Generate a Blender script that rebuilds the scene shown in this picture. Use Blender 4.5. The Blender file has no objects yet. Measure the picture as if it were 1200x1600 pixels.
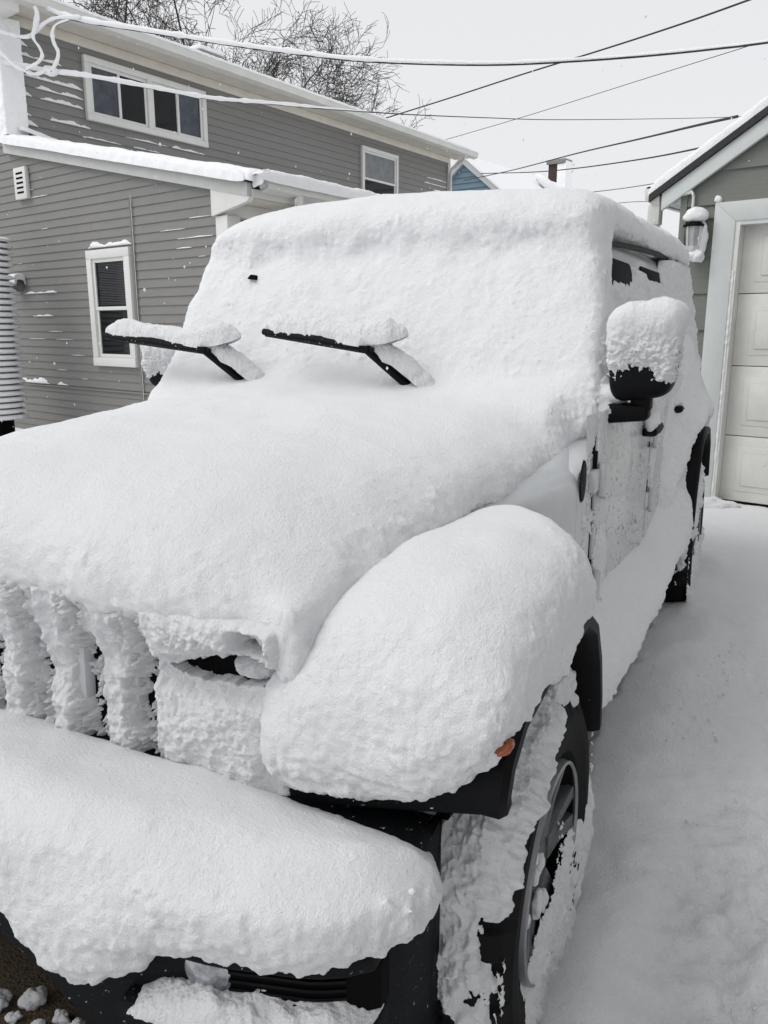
import bpy, bmesh, math, random
import numpy as np
from mathutils import Vector
R = math.radians
C = bpy.context.scene.collection
scene = bpy.context.scene

# ------------------------------------------------------------------ camera
cam_d = bpy.data.cameras.new('camera')
cam = bpy.data.objects.new('camera', cam_d); C.objects.link(cam)
scene.camera = cam
cam_d.sensor_fit = 'VERTICAL'; cam_d.sensor_height = 24.0
FPX = 1257.0; TILT = R(13.0); EYE = 1.47
cam_d.lens = 24.0 * FPX / 1600.0
cam_d.clip_start = 0.05; cam_d.clip_end = 2000
cam.location = (0, 0, EYE); cam.rotation_euler = (R(90) - TILT, 0, 0)

# ------------------------------------------------------------------ sky, sun, exposure
SUN_EL, SUN_AZ = R(50), R(-100)            # azimuth measured from +Y towards +X
w = bpy.data.worlds.new('World'); scene.world = w; w.use_nodes = True
nt = w.node_tree; nt.nodes.clear()
wo = nt.nodes.new('ShaderNodeOutputWorld')
sky = nt.nodes.new('ShaderNodeTexSky'); sky.sky_type = 'NISHITA'; sky.sun_disc = False
sky.sun_elevation = SUN_EL; sky.sun_rotation = SUN_AZ
hs = nt.nodes.new('ShaderNodeHueSaturation'); hs.inputs['Saturation'].default_value = 0.12
b1 = nt.nodes.new('ShaderNodeBackground'); b1.inputs['Strength'].default_value = 0.10
b2 = nt.nodes.new('ShaderNodeBackground'); b2.inputs['Color'].default_value = (0.77, 0.78, 0.80, 1); b2.inputs['Strength'].default_value = 1.0
mxs = nt.nodes.new('ShaderNodeMixShader'); mxs.inputs[0].default_value = 0.88
nt.links.new(sky.outputs[0], hs.inputs['Color']); nt.links.new(hs.outputs[0], b1.inputs['Color'])
nt.links.new(b1.outputs[0], mxs.inputs[1]); nt.links.new(b2.outputs[0], mxs.inputs[2])
nt.links.new(mxs.outputs[0], wo.inputs['Surface'])
sd = bpy.data.lights.new('sun', 'SUN'); sd.energy = 1.3; sd.angle = R(40); sd.color = (1.0, 0.985, 0.96)
so = bpy.data.objects.new('sun', sd); C.objects.link(so)
so.rotation_euler = Vector((-math.sin(SUN_AZ)*math.cos(SUN_EL), -math.cos(SUN_AZ)*math.cos(SUN_EL), -math.sin(SUN_EL))).to_track_quat('-Z', 'Y').to_euler()
so.location = (-8, 2, 14)
scene.view_settings.view_transform = 'Standard'; scene.view_settings.look = 'None'
scene.view_settings.exposure = 0.17; scene.view_settings.gamma = 1.0; scene.view_settings.use_curve_mapping = False

# ------------------------------------------------------------------ helpers
rng = np.random.default_rng(7)
_perm = np.concatenate([rng.permutation(256)]*3).astype(np.int64)
_grad = rng.normal(size=(256, 3)); _grad /= np.linalg.norm(_grad, axis=1)[:, None]
def perlin(p):
    p = np.asarray(p, float); i = np.floor(p).astype(np.int64); f = p - i; i &= 255
    t = f*f*f*(f*(f*6-15)+10)
    out = 0
    for dx in (0, 1):
        wx = t[:, 0] if dx else 1-t[:, 0]
        for dy in (0, 1):
            wy = t[:, 1] if dy else 1-t[:, 1]
            for dz in (0, 1):
                wz = t[:, 2] if dz else 1-t[:, 2]
                h = _perm[_perm[_perm[i[:, 0]+dx]+i[:, 1]+dy]+i[:, 2]+dz]
                g = _grad[h]
                out = out + wx*wy*wz*(g[:, 0]*(f[:, 0]-dx)+g[:, 1]*(f[:, 1]-dy)+g[:, 2]*(f[:, 2]-dz))
    return out*1.6
def fbm(p, size, octv=3, gain=.5, off=0.0):
    p = np.asarray(p)/size + off; s = 0; a = 1
    for _ in range(octv):
        s = s + a*perlin(p); p = p*2.03 + 17.3; a *= gain
    return s
def sstep(a, b, x):
    t = np.clip((x-a)/(b-a), 0, 1); return t*t*(3-2*t)

def link(name, me, mat, parent=None, smooth=True):
    o = bpy.data.objects.new(name, me); C.objects.link(o)
    if mat is not None: me.materials.append(mat)
    if parent is not None: o.parent = parent
    if smooth and len(me.polygons):
        me.polygons.foreach_set('use_smooth', np.ones(len(me.polygons), bool))
    return o
def origin_of(parent):
    p = parent
    while p is not None:
        if p.type == 'EMPTY': return np.array(p.get('_o', (0., 0., 0.)))
        p = p.parent
    return np.zeros(3)
def mesh_np(name, V, F):
    me = bpy.data.meshes.new(name)
    V = np.asarray(V, np.float32)
    if isinstance(F, np.ndarray):
        n, k = F.shape
        me.vertices.add(len(V)); me.vertices.foreach_set('co', V.ravel())
        me.loops.add(n*k); me.loops.foreach_set('vertex_index', F.ravel().astype(np.int32))
        me.polygons.add(n); me.polygons.foreach_set('loop_start', np.arange(0, n*k, k, dtype=np.int32))
        me.update(calc_edges=True); me.validate()
    else:
        me.from_pydata([tuple(v) for v in V], [], F); me.update()
    return me
def build(name, V, F, mat, parent=None, smooth=False):
    """V in world coordinates (or in the thing's own frame for a rotated Empty)."""
    V = np.asarray(V, float) - origin_of(parent)
    return link(name, mesh_np(name, V, F), mat, parent, smooth)

class MB:
    """collects shapes for one mesh"""
    def __init__(s): s.V = []; s.F = []
    def add(s, V, F):
        k = len(s.V); s.V += [tuple(map(float, v)) for v in V]; s.F += [tuple(i+k for i in f) for f in F]
    def hexa(s, P):      # 8 points: bottom ring 0-3, top ring 4-7
        s.add(P, [(3,2,1,0),(4,5,6,7),(0,1,5,4),(1,2,6,5),(2,3,7,6),(3,0,4,7)])
    def box(s, a, b):
        x0,y0,z0 = a; x1,y1,z1 = b
        s.hexa([(x0,y0,z0),(x1,y0,z0),(x1,y1,z0),(x0,y1,z0),(x0,y0,z1),(x1,y0,z1),(x1,y1,z1),(x0,y1,z1)])
    def loft(s, rings, caps=True, closed=True):
        n = len(rings[0]); V = [p for r in rings for p in r]; F = []
        for i in range(len(rings)-1):
            for j in range(n if closed else n-1):
                a = i*n+j; b = i*n+(j+1) % n; F.append((a, b, b+n, a+n))
        if caps and closed: F += [tuple(range(n))[::-1], tuple(range((len(rings)-1)*n, len(rings)*n))]
        s.add(V, F)
    def tube(s, pts, r, n=8, caps=True):
        pts = [Vector(p) for p in pts]; rs = r if hasattr(r, '__len__') else [r]*len(pts)
        rings = []; ref = None
        for i, p in enumerate(pts):
            d = (pts[min(i+1, len(pts)-1)]-pts[max(i-1, 0)]).normalized()
            if ref is None: ref = Vector((0, 0, 1)) if abs(d.z) < .9 else Vector((1, 0, 0))
            a = d.cross(ref).normalized(); b = a.cross(d).normalized(); ref = b
            rings.append([p+a*math.cos(t)*rs[i]+b*math.sin(t)*rs[i] for t in [2*math.pi*k/n for k in range(n)]])
        s.loft(rings, caps)
    def lathe(s, prof, c, axis='x', n=32):
        rings = []
        for k in range(n):
            t = 2*math.pi*k/n; ring = []
            for r, h in prof:
                a, b = r*math.cos(t), r*math.sin(t)
                ring.append({'x': (c[0]+h, c[1]+a, c[2]+b), 'y': (c[0]+a, c[1]+h, c[2]+b), 'z': (c[0]+a, c[1]+b, c[2]+h)}[axis])
            rings.append(ring)
        rings.append(rings[0]); s.loft(rings, False, False)
    def build(s, name, mat, parent=None, bevel=0, smooth=False, seg=2):
        V = np.asarray(s.V) - origin_of(parent)
        me = bpy.data.meshes.new(name); me.from_pydata([tuple(v) for v in V], [], s.F)
        bm = bmesh.new(); bm.from_mesh(me)
        bmesh.ops.recalc_face_normals(bm, faces=bm.faces)
        if bevel:
            e = [e for e in bm.edges if len(e.link_faces) == 2 and e.calc_face_angle(0) > R(30)]
            bmesh.ops.bevel(bm, geom=e, offset=bevel, segments=seg, affect='EDGES', profile=.5)
        bm.to_mesh(me); bm.free()
        o = link(name, me, mat, parent, False)
        if smooth or bevel:
            me.polygons.foreach_set('use_smooth', np.ones(len(me.polygons), bool))
            if hasattr(me, 'set_sharp_from_angle'): me.set_sharp_from_angle(angle=R(40))
        return o

def thing(name, label, cat, loc=(0, 0, 0), rotz=0, group=None, local=False):
    o = bpy.data.objects.new(name, None); C.objects.link(o)
    o.location = loc; o.rotation_euler = (0, 0, rotz); o.empty_display_size = .3
    o['label'] = label; o['category'] = cat
    if group: o['group'] = group
    if not local: o['_o'] = tuple(float(x) for x in loc)
    return o
def tag(o, label, cat, group=None, kind=None):
    o['label'] = label; o['category'] = cat
    if group: o['group'] = group
    if kind: o['kind'] = kind
    return o
def evaluate(me, mods):
    o = bpy.data.objects.new('tmp', me); C.objects.link(o)
    for typ, kw in mods:
        m = o.modifiers.new('m', typ)
        for k, v in kw.items(): setattr(m, k, v)
    dg = bpy.context.evaluated_depsgraph_get(); dg.update()
    ev = o.evaluated_get(dg); m2 = bpy.data.meshes.new_from_object(ev, depsgraph=dg)
    bpy.data.objects.remove(o); return m2
def get_vn(me):
    n = len(me.vertices); V = np.empty(n*3, np.float32); N = np.empty(n*3, np.float32)
    me.vertices.foreach_get('co', V); me.vertex_normals.foreach_get('vector', N)
    return V.reshape(-1, 3).astype(float), N.reshape(-1, 3).astype(float)
def lap_smooth(me, iters, lam=.6):
    V, _ = get_vn(me); ne = len(me.edges); E = np.empty(ne*2, np.int32); me.edges.foreach_get('vertices', E); E = E.reshape(-1, 2)
    n = len(V); deg = np.bincount(E.ravel(), minlength=n).clip(1)
    for _ in range(iters):
        S = np.stack([np.bincount(E[:, 0], V[E[:, 1], k], n)+np.bincount(E[:, 1], V[E[:, 0], k], n) for k in range(3)], 1)
        V = V + lam*(S/deg[:, None]-V)
    me.vertices.foreach_set('co', V.astype(np.float32).ravel()); me.update()
def snow_disp(V, N, lump=1.0, fine=1.0):
    side = 1-sstep(.45, .95, N[:, 2])                     # steep flanks are lumpier than the tops
    d = .010*fbm(V, .33, 3)*lump
    d += (.0010+.0030*side)*lump*fbm(V, .075, 2, .5, 5.1)
    d += (.0006+.0024*side)*lump*np.abs(fbm(V, .034, 2, .5, 9.7))
    d += (.0004+.0015*side)*fine*fbm(V, .017, 2, .5, 3.3)
    d += (.0018+.0026*side)*lump*sstep(.25, .75, fbm(V, .030, 2, .5, 6.6))*sstep(-.05, .45, fbm(V, .21, 2, .5, 2.2))   # clumps in patches
    d += .006*sstep(.15, -.5, N[:, 2])*fbm(V, .024, 2, .6, 1.7)      # crumbly lower rims
    return d
def snow_blob(name, solids, voxel, iters, sub, mat, parent, lump=1.0, fine=1.0, shape=None, keep=None):
    """several rough solids merged, rounded off like settled snow and given a lumpy surface"""
    mb = MB()
    for V, F in solids: mb.add(V, F)
    me = bpy.data.meshes.new('t'); me.from_pydata(mb.V, [], mb.F)
    bm = bmesh.new(); bm.from_mesh(me); bmesh.ops.recalc_face_normals(bm, faces=bm.faces); bm.to_mesh(me); bm.free()
    me = evaluate(me, [('REMESH', dict(mode='VOXEL', voxel_size=voxel, adaptivity=0))])
    lap_smooth(me, iters)
    if shape is not None:
        V, N = get_vn(me); V = shape(V, N); me.vertices.foreach_set('co', V.astype(np.float32).ravel()); me.update()
    if sub: me = evaluate(me, [('SUBSURF', dict(levels=sub, render_levels=sub))])
    V, N = get_vn(me)
    V = V + N*snow_disp(V, N, lump, fine)[:, None]
    me.vertices.foreach_set('co', V.astype(np.float32).ravel()); me.update()
    if keep is not None:
        bm = bmesh.new(); bm.from_mesh(me); bm.verts.ensure_lookup_table()
        k = keep(V, N); bmesh.ops.delete(bm, geom=[v for v, q in zip(bm.verts, k) if not q], context='VERTS'); bm.to_mesh(me); bm.free()
    me.name = name
    return link(name, me, mat, parent, True)
def ragged(name, nu, nv, S, T, mat, parent, cut=-.003, low=-.02):
    """a layer of snow of varying thickness on a surface S; where the thickness falls below nothing the surface shows"""
    a, b = np.meshgrid(np.linspace(0, 1, nu), np.linspace(0, 1, nv), indexing='ij')
    P = S(a.ravel(), b.ravel()).reshape(nu, nv, 3)
    du = np.gradient(P, axis=0); dv = np.gradient(P, axis=1)
    N = np.cross(du, dv); N /= np.linalg.norm(N, axis=2)[..., None].clip(1e-9)
    P2 = P.reshape(-1, 3); N2 = N.reshape(-1, 3)
    t = T(P2, N2, a.ravel(), b.ravel())
    V = P2 + N2*np.clip(t, low, None)[:, None]
    idx = np.arange(nu*nv).reshape(nu, nv)
    F = np.stack([idx[:-1, :-1], idx[1:, :-1], idx[1:, 1:], idx[:-1, 1:]], -1).reshape(-1, 4)
    F = F[(t[F] > cut).any(1)]
    used = np.unique(F); rm = np.full(nu*nv, -1); rm[used] = np.arange(len(used))
    return build(name, V[used], rm[F], mat, parent, True)
def uvs(c, rx, ry, rz, n=16, k=28):
    V = []; F = []
    for i in range(n+1):
        p = -math.pi/2+math.pi*i/n
        for j in range(k): t = 2*math.pi*j/k; V.append((rx*math.cos(p)*math.cos(t), ry*math.cos(p)*math.sin(t), rz*math.sin(p)))
    for i in range(n):
        for j in range(k): a = i*k+j; b = i*k+(j+1) % k; F.append((a, b, b+k, a+k))
    return np.array(V)+np.array(c), F
def lump(name, c, rx, ry, rz, parent, mat=None, rough=.25, seed=0., flat=0):
    V, F = uvs((0, 0, 0), rx, ry, rz)
    d = 1+rough*fbm(V+seed, max(rx, ry, rz)*.9, 3, .55)
    V = V*d[:, None]; 
    if flat: V[:, 2] = np.where(V[:, 2] < 0, V[:, 2]*flat, V[:, 2])
    return build(name, V+np.array(c), np.array(F), mat, parent, True)
def ray_dir(px, py):
    x, y = (px-600)/FPX, (800-py)/FPX
    return np.array([x, math.cos(TILT)+math.sin(TILT)*y, -math.sin(TILT)+math.cos(TILT)*y])
def at(px, py, Y):
    """world point at forward distance Y"""
    d = ray_dir(px, py); return np.array([0, 0, EYE]) + d*(Y/d[1])

# ------------------------------------------------------------------ materials
def new_mat(name):
    m = bpy.data.materials.new(name); m.use_nodes = True
    n = m.node_tree; n.nodes.clear()
    o = n.nodes.new('ShaderNodeOutputMaterial'); p = n.nodes.new('ShaderNodeBsdfPrincipled')
    n.links.new(p.outputs[0], o.inputs[0]); return m, n, p
def mk(name, col, rough=.6, metal=0, var=.0, vscale=6., bump=0., bscale=60., spec=.5, col2=None, stretch=None, coat=0):
    m, n, p = new_mat(name)
    p.inputs['Roughness'].default_value = rough; p.inputs['Metallic'].default_value = metal
    p.inputs['Specular IOR Level'].default_value = spec; p.inputs['Coat Weight'].default_value = coat
    tc = n.nodes.new('ShaderNodeTexCoord'); mp = n.nodes.new('ShaderNodeMapping')
    n.links.new(tc.outputs['Object'], mp.inputs['Vector'])
    if stretch: mp.inputs['Scale'].default_value = stretch
    nz = n.nodes.new('ShaderNodeTexNoise'); nz.inputs['Scale'].default_value = vscale; nz.inputs['Detail'].default_value = 6; nz.inputs['Roughness'].default_value = .65
    n.links.new(mp.outputs[0], nz.inputs['Vector'])
    cr = n.nodes.new('ShaderNodeValToRGB')
    c1 = col; c2 = col2 if col2 else tuple(min(1, c*(1+var)) for c in col)
    if not col2: c1 = tuple(c*(1-var) for c in col)
    cr.color_ramp.elements[0].position = .3; cr.color_ramp.elements[1].position = .7
    cr.color_ramp.elements[0].color = (*c1, 1); cr.color_ramp.elements[1].color = (*c2, 1)
    n.links.new(nz.outputs['Fac'], cr.inputs[0]); n.links.new(cr.outputs[0], p.inputs['Base Color'])
    if bump:
        bz = n.nodes.new('ShaderNodeTexNoise'); bz.inputs['Scale'].default_value = bscale; bz.inputs['Detail'].default_value = 5
        n.links.new(mp.outputs[0], bz.inputs['Vector'])
        bp = n.nodes.new('ShaderNodeBump'); bp.inputs['Strength'].default_value = 1; bp.inputs['Distance'].default_value = bump
        n.links.new(bz.outputs['Fac'], bp.inputs['Height']); n.links.new(bp.outputs[0], p.inputs['Normal'])
    return m
def snow_mat(name, sss=True, grain=.0075, scale=120.):
    m, n, p = new_mat(name)
    p.inputs['Base Color'].default_value = (.93, .937, .95, 1); p.inputs['Roughness'].default_value = .8
    p.inputs['Specular IOR Level'].default_value = .2
    tc = n.nodes.new('ShaderNodeTexCoord')
    a = n.nodes.new('ShaderNodeTexNoise'); a.inputs['Scale'].default_value = scale*2.3; a.inputs['Detail'].default_value = 3; a.inputs['Roughness'].default_value = .7
    b = n.nodes.new('ShaderNodeTexNoise'); b.inputs['Scale'].default_value = scale; b.inputs['Detail'].default_value = 5; b.inputs['Roughness'].default_value = .78
    n.links.new(tc.outputs['Object'], a.inputs['Vector']); n.links.new(tc.outputs['Object'], b.inputs['Vector'])
    sc = n.nodes.new('ShaderNodeMath'); sc.operation = 'MULTIPLY'; sc.inputs[1].default_value = .45
    n.links.new(a.outputs['Fac'], sc.inputs[0])
    ad = n.nodes.new('ShaderNodeMath'); ad.operation = 'ADD'
    n.links.new(b.outputs['Fac'], ad.inputs[0]); n.links.new(sc.outputs[0], ad.inputs[1])
    bp = n.nodes.new('ShaderNodeBump'); bp.inputs['Strength'].default_value = 1; bp.inputs['Distance'].default_value = grain
    n.links.new(ad.outputs[0], bp.inputs['Height']); n.links.new(bp.outputs[0], p.inputs['Normal'])
    return m
def specked(name, col, rough, amount=.62, scale=55., spec=.5):
    """dark plastic or rubber with stuck flakes and droplets"""
    m, n, p = new_mat(name); p.inputs['Specular IOR Level'].default_value = spec
    tc = n.nodes.new('ShaderNodeTexCoord')
    a = n.nodes.new('ShaderNodeTexNoise'); a.inputs['Scale'].default_value = scale; a.inputs['Detail'].default_value = 8; a.inputs['Roughness'].default_value = .75
    n.links.new(tc.outputs['Object'], a.inputs['Vector'])
    cr = n.nodes.new('ShaderNodeValToRGB'); cr.color_ramp.elements[0].position = amount; cr.color_ramp.elements[1].position = amount+.035
    cr.color_ramp.elements[0].color = (*col, 1); cr.color_ramp.elements[1].color = (.78, .8, .83, 1)
    n.links.new(a.outputs['Fac'], cr.inputs[0]); n.links.new(cr.outputs[0], p.inputs['Base Color'])
    p.inputs['Roughness'].default_value = rough
    bp = n.nodes.new('ShaderNodeBump'); bp.inputs['Distance'].default_value = .002; bp.inputs['Strength'].default_value = .6
    n.links.new(a.outputs['Fac'], bp.inputs['Height']); n.links.new(bp.outputs[0], p.inputs['Normal'])
    return m
SNOW = snow_mat('snow'); SNOWG = snow_mat('snow_ground', False, .014, 60.); SNOWF = snow_mat('snow_far', False, .010, 50.)
FROST = snow_mat('wind_blown_snow', False, .009, 110.)
PAINT = mk('white_car_paint', (.52, .535, .545), .38, var=.05, vscale=14, coat=.3, bump=.0006, bscale=120)
PLASTIC = specked('black_plastic', (.0045, .0052, .0068), .6, .635, 75., .12)
PLASTIC_C = mk('black_plastic_clean', (.0035, .0038, .0046), .55, var=.2, bump=.0004, bscale=200, spec=.12)
RUBBER = specked('tyre_rubber', (.006, .006, .0065), .8, .70, 80., .15)
DARK = mk('underbody_dark', (.003, .003, .0035), .9, var=.3, spec=.1)
RIM = mk('dark_grey_alloy', (.075, .078, .085), .4, metal=.3, var=.2, vscale=30)
RIMB = mk('machined_alloy_edge', (.26, .27, .28), .35, metal=.5, var=.1, vscale=40)
GLASS = mk('dark_car_glass', (.006, .007, .008), .6, var=.3, spec=.04)
LENS = mk('lamp_lens', (.10, .11, .12), .12, metal=.5, vscale=38, spec=.8, col2=(.60, .62, .64))
AMBER = mk('amber_lens', (.26, .062, .022), .25, var=.25, vscale=60)
SIDING = mk('grey_vinyl_siding', (.198, .194, .187), .62, var=.06, vscale=3, bump=.0006, bscale=90, stretch=(1, 1, 6))
TRIM = mk('white_trim', (.66, .66, .64), .5, var=.04, vscale=5, bump=.0005, bscale=40)
SOFFIT = mk('soffit_cream', (.62, .59, .52), .6, var=.07, vscale=4)
GUTTER = mk('white_gutter', (.62, .62, .59), .45, var=.08, vscale=3)
PANE = mk('window_glass', (.010, .011, .012), .06, var=.3, spec=.22)
PANEL = mk('window_glass_painted_reflection', (.045, .055, .072), .08, var=.5, vscale=5, spec=.45)  # bluish sky reflection put into the base colour of the outer panes
BLIND = mk('slatted_blind', (.035, .035, .04), .5, var=.2)
CURTAIN = mk('pale_curtain', (.20, .21, .22), .8, var=.2)
ROOFD = mk('dark_shingles', (.035, .034, .036), .9, var=.3, vscale=40)
GSID = mk('grey_green_garage_boards', (.165, .172, .155), .65, var=.08, vscale=8, bump=.0018, bscale=26, stretch=(1, 1, 9))
GTRIM = mk('pale_grey_trim', (.58, .61, .60), .5, var=.04, vscale=9, bump=.0008, bscale=30)
GDOOR = mk('off_white_door', (.68, .675, .64), .5, var=.07, vscale=5, bump=.0008, bscale=50)
BLUE = mk('blue_siding', (.13, .20, .26), .6, var=.06)
BRICK = mk('dark_brick', (.05, .033, .028), .9, var=.5, vscale=30)
YELLOW = mk('yellow_vent', (.50, .38, .13), .6, var=.05)
BARK = mk('bark', (.040, .035, .031), .9, var=.3, vscale=8)
WIRE = mk('cable_black', (.018, .018, .02), .6, var=.2)
SOIL = mk('brown_gravel', (.035, .026, .016), .95, vscale=170, bump=.02, bscale=130, col2=(.16, .115, .065))
METALG = mk('grey_metal', (.22, .22, .215), .5, var=.1)

# ------------------------------------------------------------------ ground
YAW = R(25.3); OX, OY = -.472, 1.91
UD = np.array([math.sin(YAW), math.cos(YAW)]); VD = np.array([math.cos(YAW), -math.sin(YAW)])
def to_uv(X, Y):
    dx, dy = X-OX, Y-OY; return dx*UD[0]+dy*UD[1], dx*VD[0]+dy*VD[1]
g = MB(); g.add([(-400, -400, -.12), (400, -400, -.12), (400, 400, -.12), (-400, 400, -.12)], [(0, 1, 2, 3)])
go = g.build('ground', SOIL); go['kind'] = 'structure'
def snow_ground():
    ax = np.concatenate([-np.geomspace(300, 6, 40), np.linspace(-5.8, -.9, 60), np.linspace(-.85, 4.2, 330), np.geomspace(4.4, 300, 46)])
    ay = np.concatenate([-np.geomspace(300, .6, 30), np.linspace(-.5, 1.2, 90), np.linspace(1.22, 8.0, 400), np.geomspace(8.2, 300, 50)])
    X, Y = np.meshgrid(ax, ay, indexing='ij'); X = X.ravel(); Y = Y.ravel(); P = np.stack([X, Y, 0*X], 1)
    u, v = to_uv(X, Y)
    z = .022*fbm(P, .9, 3) + .008*fbm(P, .22, 3, .55, 4.) + .0026*fbm(P, .05, 3, .65, 2.)
    far = sstep(30, 120, np.hypot(X, Y)); z *= 1-far
    nz = .05*fbm(P, .25, 3, .6, 8.)
    din = np.minimum(np.minimum(u+.95, 4.35-u), np.minimum(v+1.15, .80-v)) + nz      # >0 under the car
    z -= .20*sstep(-.02, .16, din)
    z += .05*np.exp(-((v-1.03)/.12)**2)*sstep(-.6, -.2, u)*(1-sstep(4.0, 4.4, u))*(.6+.6*fbm(P, .3, 2, .5, 1.))*.6
    t = np.exp(-((v-1.02)/.10)**2)*np.exp(-((u-.02)/.42)**2); z += .07*t
    # small prints and lumps right of the front wheel
    m = np.exp(-((v-1.35)/.22)**2)*np.exp(-((u-.35)/.7)**2); z += m*.055*fbm(P, .12, 3, .6, 6.)
    # bank against the garage door foot
    V = np.stack([X, Y, z], 1); nx, ny = len(ax), len(ay)
    i = np.arange(nx*ny).reshape(nx, ny); F = np.stack([i[:-1, :-1], i[1:, :-1], i[1:, 1:], i[:-1, 1:]], -1).reshape(-1, 4)
    o = build('snow', V, F, SNOWG, None, True); o['kind'] = 'structure'
snow_ground()

# ------------------------------------------------------------------ the car (frame: x = towards its left flank, y = rearwards, z up)
car = thing('off_road_car', 'white off-road car with four doors buried under deep fresh snow, wipers lifted off the windscreen', 'car', (OX, OY, 0), -YAW, local=True)
VC = -.08                                            # centre line
def loft_solid(rings):
    m = MB(); m.loft(rings); return m.V, m.F
def box_solid(a, b):
    m = MB(); m.box(a, b); return m.V, m.F
def poly_x(poly, x0, x1, inset=0):
    """(y, z) polygon extruded along x"""
    return loft_solid([[(x0, p[0], p[1]) for p in poly], [(x1, p[0], p[1]) for p in poly]])

# body tub, flanks, bonnet underneath the snow
bd = MB()
prof = [(.64, .42), (.64, 1.04), (.70, 1.08), (.92, 1.14), (3.95, 1.20), (3.98, 1.0), (3.98, .45)]
bd.V, bd.F = poly_x(prof, VC-.86, .80)
body = bd.build('body', PAINT, car, bevel=.03)
fw = MB(); rings = []
for u, hw, zt in [(-.38, .56, 1.0), (0, .63, 1.06), (.4, .765, 1.08), (.63, .856, 1.10), (.95, .858, 1.14)]:
    rings.append([(VC-hw, u, .55), (VC-hw, u, zt-.05), (VC-hw+.06, u, zt), (VC+hw-.06, u, zt), (VC+hw+.02, u, zt-.05), (VC+hw+.02, u, .55)])
fw.loft(rings); fw.build('bonnet', PAINT, car, bevel=.02)
ub = MB(); ub.box((VC-.62, -.35, .22), (VC+.62, 3.9, .50)); ub.box((VC-.80, .55, .36), (.80, 3.9, .46)); ub.build('underbody', DARK, car)
for u in (.02, 3.15):
    ax_ = MB(); ax_.tube([(VC-.8, u, .33), (VC+.85, u, .33)], .05); ax_.build('axle', DARK, car)
# cabin
cb = MB()
def cab_ring(z, uf, hl, hr, ur): return [(hl, uf, z), (hr, uf, z), (hr, ur, z), (hl, ur, z)]
cb.loft([cab_ring(1.14, 1.00, -.95, .79, 3.95), cab_ring(1.25, 1.04, -.94, .785, 3.94), cab_ring(1.74, 1.28, -.87, .70, 3.86), cab_ring(1.80, 1.36, -.83, .66, 3.80)])
cabin = cb.build('cabin', PAINT, car, bevel=.02)
ws = MB(); ws.hexa([(-.86, 1.00, 1.22), (.70, 1.00, 1.22), (.70, 1.03, 1.22), (-.86, 1.03, 1.22), (-.80, 1.235, 1.70), (.64, 1.235, 1.70), (.64, 1.27, 1.70), (-.80, 1.27, 1.70)])
ws.build('windscreen', GLASS, car)
wg = MB(); wg.hexa([(-.585, 1.12, 1.645), (-.545, 1.12, 1.640), (-.545, 1.30, 1.640), (-.585, 1.30, 1.645), (-.575, 1.13, 1.662), (-.55, 1.13, 1.658), (-.55, 1.3, 1.658), (-.575, 1.3, 1.662)]); wg.build('windscreen_corner', DARK, car, bevel=.004)
def side_v(z): return .80 - (np.clip(z, 1.22, 2)-1.22)*(.10/.52)
# gutter over the side windows
gm = MB()
gp = [(1.26, 1.735), (1.5, 1.752), (2.1, 1.785), (2.7, 1.81), (3.10, 1.815), (3.15, 1.75)]
gm.tube([(side_v(z)+.010, u, z) for u, z in gp], [.004, .011, .012, .013, .013, .014], 8); gm.build('roof_gutter', PLASTIC_C, car, smooth=True)
# doors with glass
def door(u0, u1, wu0, wu1, hinge_zs, hu):
    d = MB()
    d.hexa([(.795, u0, .56), (.812, u0, .56), (.812, u1, .56), (.795, u1, .56), (.795, u0, 1.22), (.815, u0, 1.22), (.815, u1, 1.22), (.795, u1, 1.22)])
    V = [(side_v(z)-.022+o, u, z) for z in (1.225, 1.735) for u in (u0+(.15 if u0 < 1 else .03) if z < 1.3 else max(u0+.03, 1.36), u1) for o in (0, .02)]
    d.hexa([V[0], V[1], V[3], V[2], V[4], V[5], V[7], V[6]])
    dd = d.build('door', PAINT, car, bevel=.006)
    wn = MB(); pts = []
    r = .05
    for cu, cz, a0 in [(wu1-r, 1.705+.02*(wu1-1.8)-r, 0), (wu0+r, 1.70+.02*(wu0-1.2)-r, 90), (wu0+r-.05, 1.27+r, 180), (wu1-r, 1.27+r, 270)]:
        for k in range(5):
            a = R(a0+k*22.5); pts.append((cu+r*math.cos(a), cz+r*math.sin(a)))
    wn.loft([[(side_v(z)-.004, u, z) for u, z in pts], [(side_v(z)+.006, u, z) for u, z in pts]])
    wn.build('window', GLASS, dd, bevel=.003)
    h = MB(); zc = 1.065
    h.tube([(.82, hu-.11, zc+.0), (.852, hu-.09, zc), (.858, hu, zc+.004), (.856, hu+.08, zc+.004), (.82, hu+.11, zc)], [.016, .019, .02, .019, .016], 8)
    hb = h.build('handle', PLASTIC_C, dd, smooth=True)
    lump('handle_snow', (.838, hu-.01, zc+.030), .030, .12, .036, hb, FROST, .35, hu)
    kk = MB(); kk.tube([(.818, hu+.10, zc-.075), (.822, hu+.10, zc-.075)], .012, 12); kk.build('lock', PLASTIC_C, dd)
    for hz in hinge_zs:
        q = MB(); q.tube([(.828, u0+.0, hz-.05), (.828, u0, hz+.05)], .014, 10); q.box((.80, u0-.07, hz-.032), (.822, u0+.09, hz+.032))
        q.box((.818, u0+.01, hz-.062), (.840, u0+.06, hz-.052))
        q.build('hinge', PAINT, dd, bevel=.004)
        s = MB(); s.box((.801, u0-.018, hz+.02), (.813, u0-.010, hz+.085)); s.build('hinge_gap', PLASTIC_C, dd)
    ln = MB(); ln.box((.79, u0-.006, .58), (.8025, u0-.002, 1.2)); ln.build('door_seam', DARK, dd)
    return dd
d1 = door(.86, 2.02, 1.20, 1.86, (1.03, .70), 1.86)
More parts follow.
